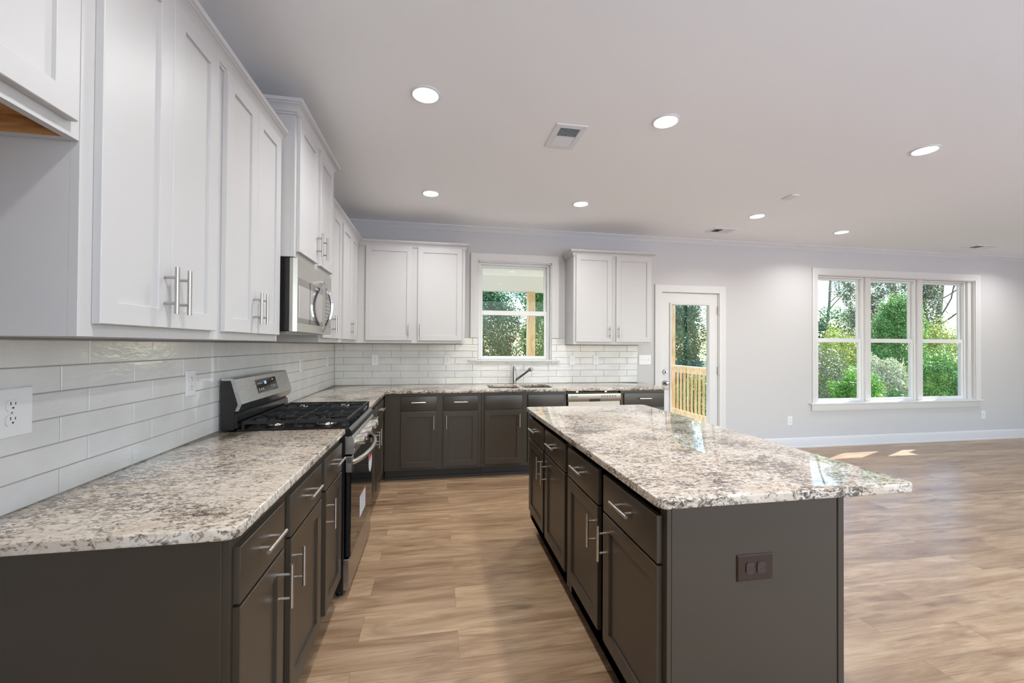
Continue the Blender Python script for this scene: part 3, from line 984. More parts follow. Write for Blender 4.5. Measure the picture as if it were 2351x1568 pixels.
# ------------------------------------------------------------------ microwave
t = thing('microwave', (.2, -2.165, 1.43), 'stainless over-the-range microwave hanging under the raised cabinet', 'microwave')
MY0, MY1, MZ0, MZ1, MX = -2.530, -1.800, 1.427, 1.8115, .392
bm = BM(); box(bm, .003, .358, MY0, MY1, MZ0 + .004, MZ1, .003, 1); build('body', bm, M['blackside'], t)
bm = BM(); box(bm, .05, .34, MY0 + .03, MY1 - .03, MZ0 - .006, MZ0 + .004, .002, 1)
box(bm, .06, .20, MY0 + .08, MY0 + .30, MZ0 - .009, MZ0 - .004); box(bm, .06, .20, MY1 - .30, MY1 - .08, MZ0 - .009, MZ0 - .004)
build('underside_grille', bm, M['steelgrey'], t)
YS = -1.985
def mwfront(y0, y1, nm, left_ch, right_ch):
    bm = BM()
    pts = [(y0, .358), (y0, .374), (y0 + left_ch, MX), (y1 - right_ch, MX), (y1, .374 if right_ch > .004 else MX), (y1, .358)]
    prism(bm, pts, (MZ0, MZ1), lambda a, b, c: (b, a, c))
    return build(nm, bm, M['steelh'], t)
dr = mwfront(MY0, YS - .001, 'door', .014, .002)
bm = BM(); box(bm, MX - .002, MX + .0015, -2.507, -2.020, 1.474, 1.7125, .001, 1); build('glass_panel', bm, M['mwglass'], dr)
bm = BM(); box(bm, MX + .0012, MX + .0022, -2.492, -2.035, 1.500, 1.672); build('window_screen', bm, M['mwwin'], dr)
bm = BM(); box(bm, MX + .0012, MX + .0028, -2.302, -2.298, 1.474, 1.7125); build('glass_seam', bm, M['slot'], dr)
bm = text_bm('FRIGIDAIRE', .012, lambda a, b, c: (MX + .0022 + c, -2.190 + a, 1.690 + b)); build('logo', bm, M['plastic'], dr, smooth=False)
def ribbon(d0, d1, hw0, hw1, trim=0):
    """bowed bar between depths d0 and d1 along the bow's normal, width tapering to the ends"""
    bm = BM(); rings = []
    n = 24
    P_ = [(MX - .002 + .060 * math.sin(PI * k / n) ** .85, 1.440 + (1.758 - 1.440) * k / n) for k in range(n + 1)]
    for k in range(trim, n + 1 - trim):
        a, b = P_[max(k - 1, 0)], P_[min(k + 1, n)]
        tx, tz = b[0] - a[0], b[1] - a[1]
        ln = math.hypot(tx, tz); nx, nz = tz / ln, -tx / ln
        hw = hw0 + (hw1 - hw0) * math.sin(PI * k / n)
        x, z = P_[k]
        rings.append([bm.verts.new((x + nx * d, -2.03 + w_, z + nz * d)) for d, w_ in ((d0, -hw), (d0, hw), (d1, hw * .8), (d1, -hw * .8))])
    for A, B in zip(rings, rings[1:]):
        for q in range(4): bm.faces.new((A[q], A[(q + 1) % 4], B[(q + 1) % 4], B[q]))
    bm.faces.new(rings[0][::-1]); bm.faces.new(rings[-1])
    return bm
hd = build('handle', ribbon(.0, .010, .008, .018), M['chrome'], dr)
build('handle_inlay', ribbon(-.007, .0005, .007, .016, 3), M['blackmetal'], hd)
cp = mwfront(YS + .001, MY1, 'control_panel', .002, .012)
bm = BM(); box(bm, MX - .001, MX + .0012, -1.972, -1.835, 1.474, 1.7125); build('keypad', bm, M['mwglass'], cp)
bm = BM()
for r in range(7):
    for c in range(3):
        box(bm, MX + .0012, MX + .0016, -1.957 + c * .042, -1.957 + c * .042 + .018, 1.500 + r * .024, 1.500 + r * .024 + .006)
build('keypad_print', bm, M['whitetext'], cp, smooth=False)

# ------------------------------------------------------------------ range
RY0, RY1 = -2.490, -1.738
RC = (RY0 + RY1) / 2
t = thing('gas_range', (.33, RC, 0), 'stainless and black gas range standing between the left counters', 'range')
bm = BM(); box(bm, .025, .628, RY0, RY1, .03, .895, .004, 1); build('body', bm, M['blackside'], t)
bm = BM()
for x in (.08, .60):
    for y in (RY0 + .04, RY1 - .04): cyl(bm, (x, y, 0), (x, y, .032), .018)
build('feet', bm, M['blackmetal'], t)
bm = BM()
prism(bm, [(.10, .893), (.10, .918), (.622, .918), (.648, .911), (.662, .893), (.666, .868), (.640, .862), (.60, .893)], (RY0, RY1), lambda a, b, c: (a, c, b))
build('cooktop', bm, M['blackmetal'], t)
# control panel with knobs
bm = BM()
prism(bm, [(.630, .768), (.630, .866), (.664, .866), (.676, .845), (.676, .768)], (RY0 + .002, RY1 - .002), lambda a, b, c: (a, c, b))
cp = build('control_panel', bm, M['steelh'], t)
for y in (-2.385, -2.290, -2.113, -1.936, -1.841):
    bm = BM(); lathe(bm, [(0, 0), (.027, 0), (.027, .006), (.020, .008), (.0195, .014), (.0235, .016), (.0225, .042), (.019, .045), (0, .045)], (.672, y, .818), (1, 0, .10), 28)
    build('knob', bm, M['nickel'], t)
for y in (RY0 + .012, RY1 - .012):
    bm = BM(); box(bm, .672, .680, y - .004, y + .004, .782, .796, .002, 1); build('panel_screw', bm, M['nickel'], cp)
# oven door
bm = BM(); box(bm, .630, .662, RY0 + .004, RY1 - .004, .212, .757, .004, 1)
od = build('oven_door', bm, M['blackglass'], t)
for y0, y1 in ((RY0 + .003, RY0 + .040), (RY1 - .040, RY1 - .003)):
    bm = BM(); box(bm, .632, .668, y0, y1, .668, .757, .003, 1)
    b = build('door_bracket', bm, M['steelh'], od)
    bm = BM()
    for k in range(3): box(bm, .640, .661, (y0 - .001) if y0 < RC else (y1 - .001), (y0 + .002) if y0 < RC else (y1 + .001), .722 + k * .010, .727 + k * .010)
    build('vent_slots', bm, M['slot'], b, smooth=False)
hp = []
for k in range(17):
    q = k / 16
    hp.append((.654 + .066 * math.sin(PI * q) ** .6, RY0 + .016 + (RY1 - RY0 - .032) * q, .718))
bm = BM(); tube(bm, hp, .0145, 16); build('handle', bm, M['nickel'], od)
bm = BM()
for k in range(9): box(bm, .6615, .6628, RY0 + .08 + k * .068, RY0 + .08 + k * .068 + .045, .742, .748)
build('top_vent_slots', bm, M['slot'], od, smooth=False)
bm = BM(); lathe(bm, [(0, .0012), (.067, .0012), (.067, 0)], (.6622, -1.822, .560), (1, 0, 0), 36)
for v in bm.verts: v.co.z = .555 + (v.co.z - .560) * 1.12
st = build('round_sticker', bm, M['sticker'], od, label='round white sticker with red top')
bm = BM()
prism(bm, [(.064 * math.cos(math.radians(a)), .555 + .072 * math.sin(math.radians(a))) for a in range(25, 176, 10)], (.6634, .6640), lambda a, b, c: (c, -1.822 + a, b))
build('red_cap', bm, M['red'], st, smooth=False)
bm = BM(); box(bm, .6620, .6632, -2.212, -2.020, .318, .446); st = build('paper_label', bm, M['sticker'], od, label='white paper sheet with red top edge')
bm = BM(); box(bm, .6632, .6637, -2.212, -2.020, .438, .446); build('red_header', bm, M['red'], st, smooth=False)
bm = BM()
for k in range(6): box(bm, .6632, .6635, -2.190, -2.045, .335 + k * .016, .338 + k * .016)
build('print_lines', bm, M['greytext'], st, smooth=False)
bm = BM(); box(bm, .030, .655, RY0 + .003, RY1 - .003, .036, .203, .003, 1); build('warming_drawer', bm, M['steelh'], t)
# backguard
GX = [(.027, .930), (.027, 1.176), (.072, 1.180), (.080, 1.176)]
bm = BM(); prism(bm, [(.027, .915), (.027, 1.172), (.070, 1.172), (.105, 1.045), (.088, 1.010), (.088, .915)], (RY0 + .001, RY1 - .001), lambda a, b, c: (a, c, b))
bgd = build('backguard', bm, M['blackside'], t)
bm = BM(); prism(bm, [(.027, 1.170), (.027, 1.180), (.078, 1.181), (.086, 1.176), (.123, 1.048), (.108, 1.012), (.092, 1.012), (.104, 1.047), (.070, 1.170)], (RY0, RY1), lambda a, b, c: (a, c, b))
build('steel_face', bm, M['steel'], bgd)
bm = BM(); prism(bm, [(.088, .925), (.088, .992), (.098, .992), (.104, .925)], (RY0 + .004, RY1 - .004), lambda a, b, c: (a, c, b)); build('lower_trim', bm, M['blackmetal'], bgd)
def gface(y, s, d=0.0):     # s = distance down the sloping face from its top edge
    a, b = Vector((.086, 1.176)), Vector((.123, 1.048))
    q = a + (b - a).normalized() * s
    n = Vector((-(b - a).y, (b - a).x)).normalized()
    if n.x < 0: n = -n
    q = q + n * d
    return (q.x, y, q.y)
bm = BM(); prism(bm, [(-2.262, .022), (-1.962, .022), (-1.962, .102), (-2.262, .102)], (.0, .0012), lambda a, b, c: gface(a, b, c)); dp = build('display', bm, M['blackglass'], bgd)
bm = text_bm('2:8', .026, lambda a, b, c: gface(-2.150 + a, .055 - b, .0014 + c)); build('clock_digits', bm, M['digits'], dp, smooth=False)
bm = BM()
for k in range(3):
    prism(bm, [(-2.245 + k * .028, .076), (-2.230 + k * .028, .076), (-2.230 + k * .028, .081), (-2.245 + k * .028, .081)], (.0013, .0016), gface)
    prism(bm, [(-2.245 + k * .028, .085), (-2.230 + k * .028, .085), (-2.230 + k * .028, .089), (-2.245 + k * .028, .089)], (.0013, .0016), gface)
    prism(bm, [(-2.240 + k * .026, .045), (-2.228 + k * .026, .045), (-2.228 + k * .026, .050), (-2.240 + k * .026, .050)], (.0013, .0016), gface)
    prism(bm, [(-2.060 + k * .026, .070), (-2.054 + k * .026, .070), (-2.054 + k * .026, .082), (-2.060 + k * .026, .082)], (.0013, .0016), gface)
prism(bm, [(-2.030, .034), (-2.008, .034), (-2.008, .040), (-2.030, .040)], (.0013, .0016), gface)
build('key_print', bm, M['whitetext'], dp, smooth=False)
# burners and grates
for (x, y, r) in ((.235, -2.352, .040), (.500, -2.352, .052), (.235, -1.876, .045), (.500, -1.876, .040)):
    bm = BM(); lathe(bm, [(r + .008, 0), (r + .006, .006), (r, .011)], (x, y, .916), (0, 0, 1)); b = build('burner', bm, M['faucet'], t)
    bm = BM(); lathe(bm, [(r, .011), (r + .002, .016), (r - .006, .022), (0, .023)], (x, y, .916), (0, 0, 1)); build('burner_cap', bm, M['iron'], b)
bm = BM(); box(bm, .27, .47, -2.140, -2.086, .916, .930, .006, 2); b = build('burner', bm, M['steelgrey'], t)
bm = BM(); box(bm, .275, .465, -2.136, -2.090, .929, .938, .005, 2); build('burner_cap', bm, M['iron'], b)
gz0, gz1 = .942, .958
def bar(bm, x0, y0, x1, y1, wd=.010, z0=gz0, z1=gz1, wt=.007):
    a, b = Vector((x0, y0)), Vector((x1, y1))
    d = (b - a).normalized(); n = Vector((-d.y, d.x))
    A = []
    for p in (a, b):
        A.append([bm.verts.new((*(p + n * o), z)) for o, z in ((-wd / 2, z0), (wd / 2, z0), (wt / 2, z1), (-wt / 2, z1))])
    bm.faces.new(A[0][::-1]); bm.faces.new(A[1])
    for s in range(4): bm.faces.new((A[0][s], A[0][(s + 1) % 4], A[1][(s + 1) % 4], A[1][s]))
sec = [(RY0 + .012, -2.238), (-2.232, -1.996), (-1.990, RY1 - .012)]
for k, (y0, y1) in enumerate(sec):
    bm = BM(); x0, x1 = .118, .640
    for a in (y0 + .006, y1 - .006): bar(bm, x0, a, x1, a, .012)
    for a in (x0 + .006, x1 - .006): bar(bm, a, y0, a, y1, .012)
    xm = (x0 + x1) / 2
    bar(bm, xm, y0, xm, y1)
    yc = (y0 + y1) / 2
    if k != 1:
        for xc in (.243, .503):
            for dx, dy in ((1, 0), (-1, 0), (0, 1), (0, -1)):
                ex, ey = xc + dx * .128, (y1 if dy > 0 else y0) if dy else yc
                bar(bm, xc + dx * .028, yc + dy * .028, ex, ey)
            for dx, dy in ((1, 1), (1, -1), (-1, 1), (-1, -1)):
                bar(bm, xc + dx * .035, yc + dy * .035, xc + dx * .075, yc + dy * .065, .008)
    else:
        bar(bm, x0, yc - .045, x1, yc - .045); bar(bm, x0, yc + .045, x1, yc + .045)
        for xx in (.20, .29, .46, .55): bar(bm, xx, y0, xx, yc - .03); bar(bm, xx, y1, xx, yc + .03)
    for (a, b) in ((x0 + .006, y0 + .006), (x1 - .006, y0 + .006), (x0 + .006, y1 - .006), (x1 - .006, y1 - .006), (xm, y0 + .006), (xm, y1 - .006)):
        box(bm, a - .006, a + .006, b - .006, b + .006, .9165, gz0 + .002)
    for q in range(6): 
        yy = y0 + .02 + q * (y1 - y0 - .04) / 5
        box(bm, x1 - .016, x1 + .004, yy - .008, yy + .008, gz0 - .002, gz1 - .001, .003, 1)
    build('grate', bm, M['iron'], t)

# ------------------------------------------------------------------ dishwasher
t = thing('dishwasher', (2.78, -.33, 0), 'stainless dishwasher under the back counter, behind the island', 'dishwasher')
QX0, QX1 = 2.484, 3.080
bm = BM(); box(bm, QX0, QX1, -.57, -.02, .10, .862); build('body', bm, M['blackside'], t, smooth=False)
bm = BM(); box(bm, QX0, QX1, -.55, -.5, .0, .10); build('toe_panel', bm, M['blackside'], t, smooth=False)
bm = BM(); box(bm, QX0 + .004, QX1 - .004, -.622, -.57, .105, .768, .004, 1); build('door', bm, M['steeldw'], t)
bm = BM(); prism(bm, [(-.57, .766), (-.57, .848), (-.626, .848), (-.632, .800), (-.616, .766)], (QX0, QX1), lambda a, b, c: (c, a, b)); cp = build('control_panel', bm, M['steeldw'], t)
bm = BM(); box(bm, 2.726, 2.845, -.634, -.605, .771, .792, .002, 1); build('handle_pocket', bm, M['slot'], cp)
bm = text_bm('FRIGIDAIRE', .016, lambda a, b, c: (2.510 + a, -.631 - c, .815 + b)); build('logo', bm, M['greytext'], cp, smooth=False)
bm = BM()
for k in range(6): box(bm, 2.86 + k * .030, 2.875 + k * .030, -.6315, -.6300, .815, .828)
build('button_print', bm, M['greytext'], cp, smooth=False)
for x in (2.595, 2.920):
    bm = BM(); box(bm, x - .012, x + .012, -.60, -.585, .860, .8785); build('mounting_bracket', bm, M['nickel'], t)

# ------------------------------------------------------------------ outlets and switches
def plate(name, o, u, wv, label, kind='outlet', horizontal=False, w_=.072, h_=.118, mats=None, group='white outlets'):
    """o = centre on the wall surface, u = right direction, wv = outward"""
    mp, ms = mats or (M['plastic'], M['plastic'])
    o, u, wv = Vector(o), Vector(u), Vector(wv)
    v = Vector((0, 0, 1))
    if horizontal: uu, vv = v, -u
    else: uu, vv = u, v
    P_ = lambda a, b, d: o + uu * a + vv * b + wv * d
    t = thing(name, o, label, 'switch' if kind == 'switch' else 'outlet', group)
    bm = BM()
    pr_ = None
    for ins, d in ((0, 0), (.0, .003), (.003, .0055)):
        R = [bm.verts.new(P_(a, b, d)) for a, b in ((-w_ / 2 + ins, -h_ / 2 + ins), (w_ / 2 - ins, -h_ / 2 + ins), (w_ / 2 - ins, h_ / 2 - ins), (-w_ / 2 + ins, h_ / 2 - ins))]
        if pr_:
            for s in range(4): bm.faces.new((pr_[s], pr_[(s + 1) % 4], R[(s + 1) % 4], R[s]))
        pr_ = R
    bm.faces.new(pr_)
    build('cover_plate', bm, mp, t)
    if kind == 'outlet':
        for s in (-1, 1):
            cy = s * .0195
            pts = []
            for k in range(24):
                a = 2 * PI * k / 24
                pts.append((max(-.0172, min(.0172, .0172 * 1.25 * math.cos(a))), cy + max(-.0142, min(.0142, .0142 * 1.12 * math.sin(a)))))
            bm = BM()
            prism(bm, pts, (.005, .0085), lambda a, b, c: P_(a, b, c))
            so_ = build('socket', bm, ms, t)
            bm = BM()
            for a, hh in ((-.0063, .0085), (.0063, .0068)):
                prism(bm, [(a - .0011, cy + .001), (a + .0011, cy + .001), (a + .0011, cy + .001 + hh), (a - .0011, cy + .001 + hh)], (.0080, .0088), lambda a_, b_, c_: P_(a_, b_, c_))
            prism(bm, [(.0026 * math.cos(2 * PI * k / 10), cy - .0065 + .0026 * math.sin(2 * PI * k / 10)) for k in range(10)], (.0080, .0088), lambda a_, b_, c_: P_(a_, b_, c_))
            build('slots', bm, M['slot'], so_, smooth=False)
        bm = BM(); prism(bm, [(.0026 * math.cos(2 * PI * k / 12), .0026 * math.sin(2 * PI * k / 12)) for k in range(12)], (.005, .0065), lambda a_, b_, c_: P_(a_, b_, c_))
        build('screw', bm, M['steelgrey'] if mats is None else M['slot'], t)
    else:
        n = 3 if w_ > .1 else 1
        for k in range(n):
            a = (k - (n - 1) / 2) * .046
            bm = BM(); prism(bm, [(a - .005, -.011), (a + .005, -.011), (a + .005, .011), (a - .005, .011)], (.005, .0062), lambda a_, b_, c_: P_(a_, b_, c_))
            fr = build('toggle_collar', bm, ms, t)
            bm = BM()
            A = [bm.verts.new(P_(a + q, r, d)) for q, r, d in ((-.003, -.006, .006), (.003, -.006, .006), (.003, .004, .006), (-.003, .004, .006), (-.002, .003, .017), (.002, .003, .017), (.002, .009, .016), (-.002, .009, .016))]
            for f in ((0, 1, 2, 3), (4, 5, 6, 7), (0, 1, 5, 4), (1, 2, 6, 5), (2, 3, 7, 6), (3, 0, 4, 7)): bm.faces.new([A[i] for i in f])
            build('toggle', bm, ms, fr)
            bm = BM()
            for q in (-.030, .030): prism(bm, [(a + .0024 * math.cos(2 * PI * i / 10), q + .0024 * math.sin(2 * PI * i / 10)) for i in range(10)], (.005, .0063), lambda a_, b_, c_: P_(a_, b_, c_))
            build('screws', bm, M['steelgrey'], t)
    return t
TX = .0088
LYu, LYw = (0, 1, 0), (1, 0, 0)
plate('wall_outlet', (TX, -3.545, 1.176), LYu, LYw, 'white double outlet on the left wall tiles nearest the camera', w_=.118, h_=.130)
plate('wall_outlet', (TX, -2.732, 1.180), LYu, LYw, 'white outlet on the left wall tiles between the near counter edge and range backguard')
plate('wall_outlet', (TX, -1.166, 1.186), LYu, LYw, 'white outlet on the left wall tiles just beyond the range')
plate('wall_outlet', (TX, -.328, 1.186), LYu, LYw, 'white outlet on the left wall tiles closest to the far corner')
BXu, BXw = (1, 0, 0), (0, -1, 0)
plate('wall_outlet', (.435, -TX, 1.188), BXu, BXw, 'white outlet on the back tiles nearest the left corner')
plate('wall_outlet', (1.233, -TX, 1.190), BXu, BXw, 'white outlet on the back tiles just left of the sink window')
plate('light_switch', (2.737, -TX, 1.186), BXu, BXw, 'white single switch plate on the back tiles right of the sink window', 'switch', group='white switch plates')
plate('wall_outlet', (3.038, -TX, 1.186), BXu, BXw, 'white outlet on the back tiles under the right upper cabinet')
plate('light_switch', (3.694, -.0, 1.188), BXu, BXw, 'white triple switch plate beside the glass door', 'switch', w_=.166, h_=.122, group='white switch plates')
plate('wall_outlet', (5.808, 0, .366), BXu, BXw, 'white outlet low on the back wall left of the triple window')
plate('wall_outlet', (9.150, 0, .367), BXu, BXw, 'white outlet low on the back wall right of the triple window')
plate('wall_outlet', (2.085, IYN - .003, .679), (1, 0, 0), (0, -1, 0), 'brown double outlet mounted sideways on the dark island end panel', horizontal=True, w_=.080, h_=.124, mats=(M['brownplate'], M['brownsock']), group=None)

# ------------------------------------------------------------------ porch outside
bm = BM()
for k in range(19): box(bm, -1.0, 5.66, .16 + k * .134, .16 + k * .134 + .128, -.09, -.05)
struct('porch_deck', bm, M['deck'], 'wooden porch deck outside the glass door', 'deck')
bm = BM(); box(bm, -1.0, 5.75, .151, 2.70, 2.62, 2.72); box(bm, -1.0, 5.75, 2.52, 2.70, 2.345, 2.62); box(bm, 5.57, 5.75, .151, 2.52, 2.345, 2.62)
struct('porch_ceiling', bm, M['porch'], 'cream white porch ceiling and beam seen through the sink window', 'porch ceiling')
bm = BM(); box(bm, 5.80, RX + .6, .151, .70, 2.60, 2.80)  # unseen eave added to limit the sun patch on the floor
struct('added_eave', bm, M['porch'], 'unseen white roof eave added above the triple window, trimming the sun patch', 'eave')
bm = BM(); box(bm, 10.12, 11.3, .151, .80, -1.5, 2.59)  # unseen bump-out added to keep sun off the right pane
struct('sun_blocker', bm, M['ext'], 'unseen bump-out added right of the triple window to block sun at its right pane', 'sun blocker')
def post(x, y, label, w_=.138):
    bm = BM(); box(bm, x - w_ / 2, x + w_ / 2, y - w_ / 2, y + w_ / 2, -.05, 2.345, .004, 1)
    return tag(build('porch_post', bm, M['pine'], None, (x, y, -.05)), label, 'post', 'pine porch posts')
post(2.815, 2.61, 'square pine porch post outside the sink window')
post(5.62, 2.61, 'pine porch corner post seen at the left of the door glass')
t = thing('porch_railing', (5.6, 1.4, -.05), 'pale pine porch railing with square balusters outside the glass door', 'railing')
bm = BM(); box(bm, 5.53, 5.67, .17, 2.54, .965, 1.000, .004, 1); build('top_cap', bm, M['pine'], t)
bm = BM(); box(bm, 5.575, 5.612, .17, 2.54, .872, .965, .003, 1); build('upper_rail', bm, M['pine'], t)
bm = BM(); box(bm, 5.575, 5.612, .17, 2.54, .085, .178, .003, 1); build('lower_rail', bm, M['pine'], t)
for k in range(21):
    y = .24 + k * .112
    bm = BM(); box(bm, 5.612, 5.650, y - .011, y + .011, .095, .955, .002, 1); build('baluster', bm, M['pine'], t)

# ------------------------------------------------------------------ garden
bm = BM(); box(bm, -30, 60, .15, 70, -1.6, -1.5)
tag(build('lawn', bm, M['grass'], smooth=False), 'grassy yard ground beyond the porch', 'ground', None, 'structure')
bm = BM(); box(bm, -20, 40, -40, RY - .15, -.3, -.2)  # unseen pale ground added to bounce daylight up through the rear window
tag(build('bounce_ground', bm, M['bounce'], smooth=False), 'unseen pale concrete ground added outside to bounce daylight onto the ceiling', 'ground', None, 'structure')

rng = np.random.default_rng(11)
def leaves_mesh(name, P, N, size, mat, parent, aspect=.5):
    n = len(P)
    org = np.array(ORI[parent.name])
    D = rng.normal(size=(n, 3)); D -= N * (D * N).sum(1, keepdims=True) * .8
    D /= np.linalg.norm(D, axis=1, keepdims=True)
    W_ = np.cross(D, N); W_ /= np.linalg.norm(W_, axis=1, keepdims=True) + 1e-9
    s = (size * rng.uniform(.6, 1.3, n))[:, None]
    V = np.empty((n, 4, 3))
    V[:, 0] = P - D * s * .5
    V[:, 1] = P + W_ * s * aspect * .5 + N * s * .10
    V[:, 2] = P + D * s * .5 - N * s * .08
    V[:, 3] = P - W_ * s * aspect * .5 + N * s * .10
    V -= org
    me = bpy.data.meshes.new(name)
    me.vertices.add(n * 4); me.loops.add(n * 4); me.polygons.add(n)
    me.vertices.foreach_set('co', V.reshape(-1).astype(np.float32))
    me.loops.foreach_set('vertex_index', np.arange(n * 4, dtype=np.int32))
    me.polygons.foreach_set('loop_start', np.arange(0, n * 4, 4, dtype=np.int32))
    me.polygons.foreach_set('loop_total', np.full(n, 4, dtype=np.int32))
    me.update(calc_edges=True)
    me.materials.append(mat)
    o = bpy.data.objects.new(name, me)
    link(o, parent); ORI[o.name] = ORI[parent.name]
    return o

def blob_points(c, r, n):
    c, r = np.array(c), np.array(r)
    d = rng.normal(size=(n, 3)); d /= np.linalg.norm(d, axis=1, keepdims=True)
    lump = 1 + .16 * np.sin(d[:, 0] * 7 + c[0]) * np.sin(d[:, 1] * 6 + c[1]) + .14 * np.sin(d[:, 2] * 9 + d[:, 0] * 5)
    rad = rng.uniform(.45, 1.0, n) ** .5 * lump
    P = c + d * r * rad[:, None]
    N = d + rng.normal(size=(n, 3)) * .75 + np.array((0, 0, .3))
    N /= np.linalg.norm(N, axis=1, keepdims=True)
    return P, N

def shrub(name, x, y, zg, blobs, size, mat, label, cat='shrub', trunk=.05, tilt=0.0, group='trees and shrubs outside'):
    """blobs: list of (dx, dy, z, rx, ry, rz, n)"""
    t = thing(name, (x, y, zg), label, cat, group)
    bm = BM()
    for (dx, dy, z, rx, ry, rz, n) in blobs:
        q = Vector((x + dx, y + dy, z))
        b0 = Vector((x, y, zg))
        tube(bm, [b0, b0.lerp(q, .45) + Vector((random.uniform(-.1, .1), random.uniform(-.1, .1), .1)), q], [trunk, trunk * .7, trunk * .25], 7)
    build('trunk', bm, M['bark'], t)
    PP, NN = [], []
    for (dx, dy, z, rx, ry, rz, n) in blobs:
        p, n_ = blob_points((x + dx, y + dy, z), (rx, ry, rz), int(n * 1.7))
        PP.append(p); NN.append(n_)
    leaves_mesh('foliage', np.concatenate(PP), np.concatenate(NN), size * .82, mat, t)
    return t

def branchy(name, x, y, zg, h, r, lean, label, nleaf, mat, levels=3, spread=.9, group='bare trees outside', start=.35, size=.08, seed=1):
    rr = random.Random(seed)
    t = thing(name, (x, y, zg), label, 'tree', group)
    bm = BM(); tips = []
    def grow(p, d, ln, rad, lev):
        pts = [p]; rads = [rad]
        n = 6
        for k in range(n):
            d = (d + Vector((rr.uniform(-.16, .16), rr.uniform(-.16, .16), rr.uniform(-.05, .12)))).normalized()
            pts.append(pts[-1] + d * ln / n); rads.append(rad * (1 - .62 * (k + 1) / n))
        tube(bm, pts, rads, 8 if lev == 0 else 5)
        if lev == levels:
            tips.extend(pts[2:]); return
        m = 8 if lev == 0 else 5
        for k in range(m):
            q = start + (1 - start) * (k + rr.random()) / m if lev == 0 else .2 + .8 * (k + rr.random()) / m
            i = min(n - 1, int(q * n)); f = q * n - i
            pp = pts[i].lerp(pts[i + 1], max(0, min(1, f)))
            a = rr.uniform(0, 2 * PI)
            nd = (d * .5 + Vector((math.cos(a), math.sin(a), rr.uniform(-.2, .7))) * spread).normalized()
            grow(pp, nd, ln * rr.uniform(.32, .52), rads[i] * .45, lev + 1)
    grow(Vector((x, y, zg)), Vector(lean).normalized(), h, r, 0)
    build('trunk', bm, M['bark'], t)
    if nleaf:
        T = np.array([tuple(q) for q in tips])
        idx = rng.integers(0, len(T), nleaf)
        P = T[idx] + rng.normal(size=(nleaf, 3)) * .16
        N = rng.normal(size=(nleaf, 3)); N /= np.linalg.norm(N, axis=1, keepdims=True)
        leaves_mesh('foliage', P, N, size, mat, t)
    return t

GZ = -1.5
# behind the sink window and the door: a dense green wall of trees
shrub('evergreen_tree', 2.55, 7.9, GZ, [(0, 0, 1.2, 1.0, .9, 2.2, 19000), (-.1, .1, 2.7, .8, .8, 1.0, 4000), (0, 0, -.4, 1.0, .9, 1.0, 4000)], .095, M['leaf_dark'], 'dense dark green tree filling the left of the sink window view', 'tree', .12)
shrub('leafy_tree', 4.75, 7.9, GZ, [(0, 0, 1.5, 1.0, .9, 2.3, 20000), (.1, .1, 3.2, .9, .8, 1.0, 5000), (0, 0, -.3, 1.0, .9, 1.0, 4000)], .09, M['leaf_mid'], 'leafy green tree behind the porch post in the sink window view', 'tree', .12)
shrub('evergreen_tree', 1.2, 11.4, GZ, [(0, 0, 1.4, 1.3, 1.0, 2.6, 9000)], .10, M['leaf_dark'], 'dark evergreen farther back at the far left of the sink window view', 'tree', .14)
shrub('evergreen_tree', 4.9, 11.4, GZ, [(0, 0, 1.8, 1.5, 1.0, 3.0, 10000)], .10, M['leaf_dark'], 'dark evergreen farther back, showing between the two trees in the sink window', 'tree', .14)
shrub('evergreen_tree', 9.0, 8.2, GZ, [(0, 0, 1.0, 1.15, .9, 2.2, 20000), (.1, 0, 3.0, 1.0, .8, 1.4, 7000)], .10, M['leaf_dark'], 'dark green tree seen through the upper door glass', 'tree', .14)
shrub('leafy_tree', 11.35, 8.2, GZ, [(0, 0, 1.6, .95, .8, 2.0, 9000), (0, 0, 3.4, .9, .8, 1.3, 6000), (0, 0, -.3, .9, .8, 1.0, 4000)], .09, M['leaf_bright'], 'yellow-green leafy tree at the right of the door glass view', 'tree', .10)
shrub('leafy_bush', 8.3, 5.4, GZ, [(0, 0, -.4, 1.1, .7, 1.0, 8000)], .08, M['leaf_mid'], 'green bush behind the porch railing balusters', 'bush', .05)
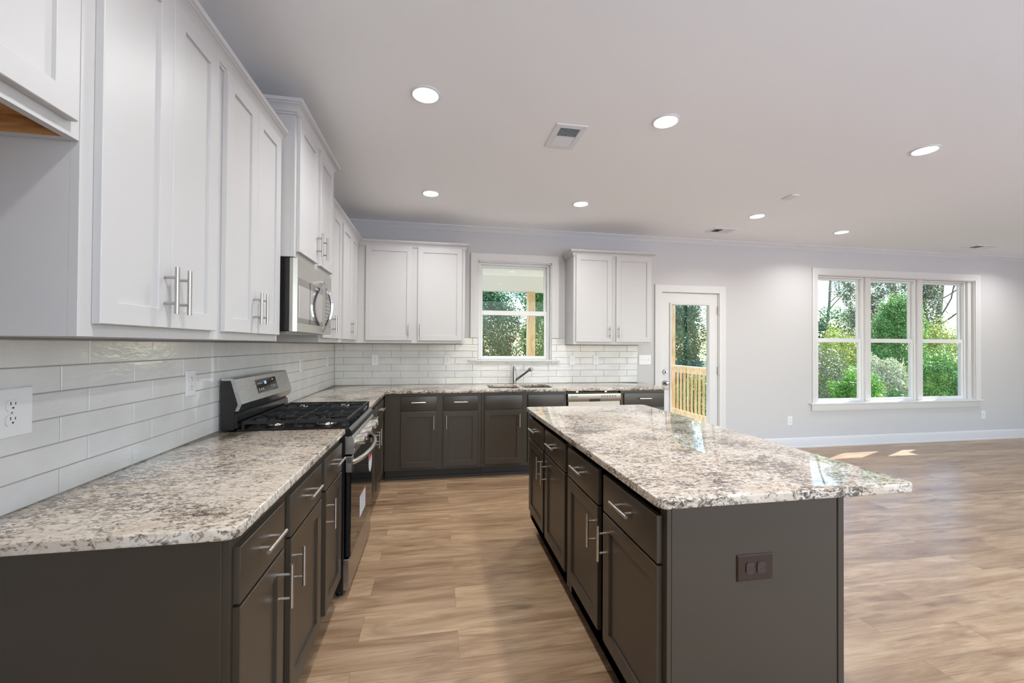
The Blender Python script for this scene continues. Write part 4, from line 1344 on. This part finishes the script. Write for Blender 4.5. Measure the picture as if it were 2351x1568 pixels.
# through the triple window
shrub('green_bush', 11.55, 3.9, GZ, [(0, 0, -.1, .58, .55, .85, 8500)], .07, M['leaf_bright'], 'bright green bush low in the left pane of the triple window', 'bush')
shrub('dark_bush', 12.95, 3.9, GZ, [(0, 0, -.55, .60, .55, .75, 7000)], .07, M['leaf_dark'], 'dark green bush at the foot of the middle window pane', 'bush')
shrub('twiggy_bush', 12.35, 5.75, GZ, [(0, 0, .25, .85, .65, 1.1, 8000)], .06, M['leaf_grey'], 'grey twiggy bush at the left edge of the triple window', 'bush')
shrub('flowering_bush', 14.55, 5.75, GZ, [(0, 0, .1, 1.0, .65, .95, 11000)], .07, M['leaf_pink'], 'pale pinkish-leaved bush in the middle lower pane of the triple window', 'bush')
shrub('green_bush', 16.95, 5.75, GZ, [(0, 0, .05, 1.0, .65, 1.2, 11000)], .075, M['leaf_mid'], 'green bush filling the right lower pane of the triple window', 'bush')
shrub('yellow_bush', 15.7, 8.1, GZ, [(0, 0, .6, 1.15, .8, 1.4, 11000)], .08, M['leaf_yellow'], 'yellow-leaved bush in the left pane of the triple window', 'bush')
shrub('leafy_tree', 18.25, 8.1, GZ, [(0, 0, 1.1, 1.05, .8, 1.9, 12000), (.3, 0, 2.5, .65, .6, .9, 4000)], .09, M['leaf_mid'], 'green leafy tree rising in the centre pane of the triple window', 'tree', .08)
shrub('yellow_bush', 20.75, 8.3, GZ, [(0, 0, .7, 1.1, .8, 1.6, 11000)], .085, M['leaf_yellow'], 'yellow-green bush in the upper right pane of the triple window', 'bush')
branchy('leaning_tree', 18.65, 6.4, GZ, 7.5, .24, (-.03, .02, 1), 'leaning bare trunk and branches at the right of the triple window', 0, M['leaf_grey'], 2, .5, seed=9, start=.40)
shrub('brown_leaved_tree', 20.4, 11.5, GZ, [(.5, 0, 4.4, 1.2, 1.0, 1.6, 6000), (.9, 0, 2.2, .9, .9, 1.6, 4500)], .10, M['leaf_grey'], 'brownish dense tree behind the mullion left of the middle window panes', 'tree', .16)
shrub('vine_covered_tree', 24.4, 11.5, GZ, [(.3, 0, 2.5, .55, .6, 3.2, 9000), (-.7, 0, 4.6, 1.3, .9, 1.5, 6000)], .10, M['leaf_grey'], 'big grey vine-covered trunk behind the middle and right window panes', 'tree', .36)
shrub('evergreen_tree', 23.3, 14.6, GZ, [(0, 0, 1.6, 4.6, .9, 1.8, 16000)], .13, M['leaf_dark'], 'long dark green thicket far behind the triple window', 'tree', .2)
branchy('bare_tree', 29.3, 21.5, GZ, 12.0, .12, (.04, 0, 1), 'thin bare branches against the sky in the left window pane', 1500, M['leaf_grey'], 4, 1.0, seed=4)
branchy('bare_tree', 31.5, 15.4, GZ, 9.0, .16, (-.02, 0, 1), 'bare branches against the sky in the right window pane', 300, M['leaf_grey'], 4, 1.0, seed=14)
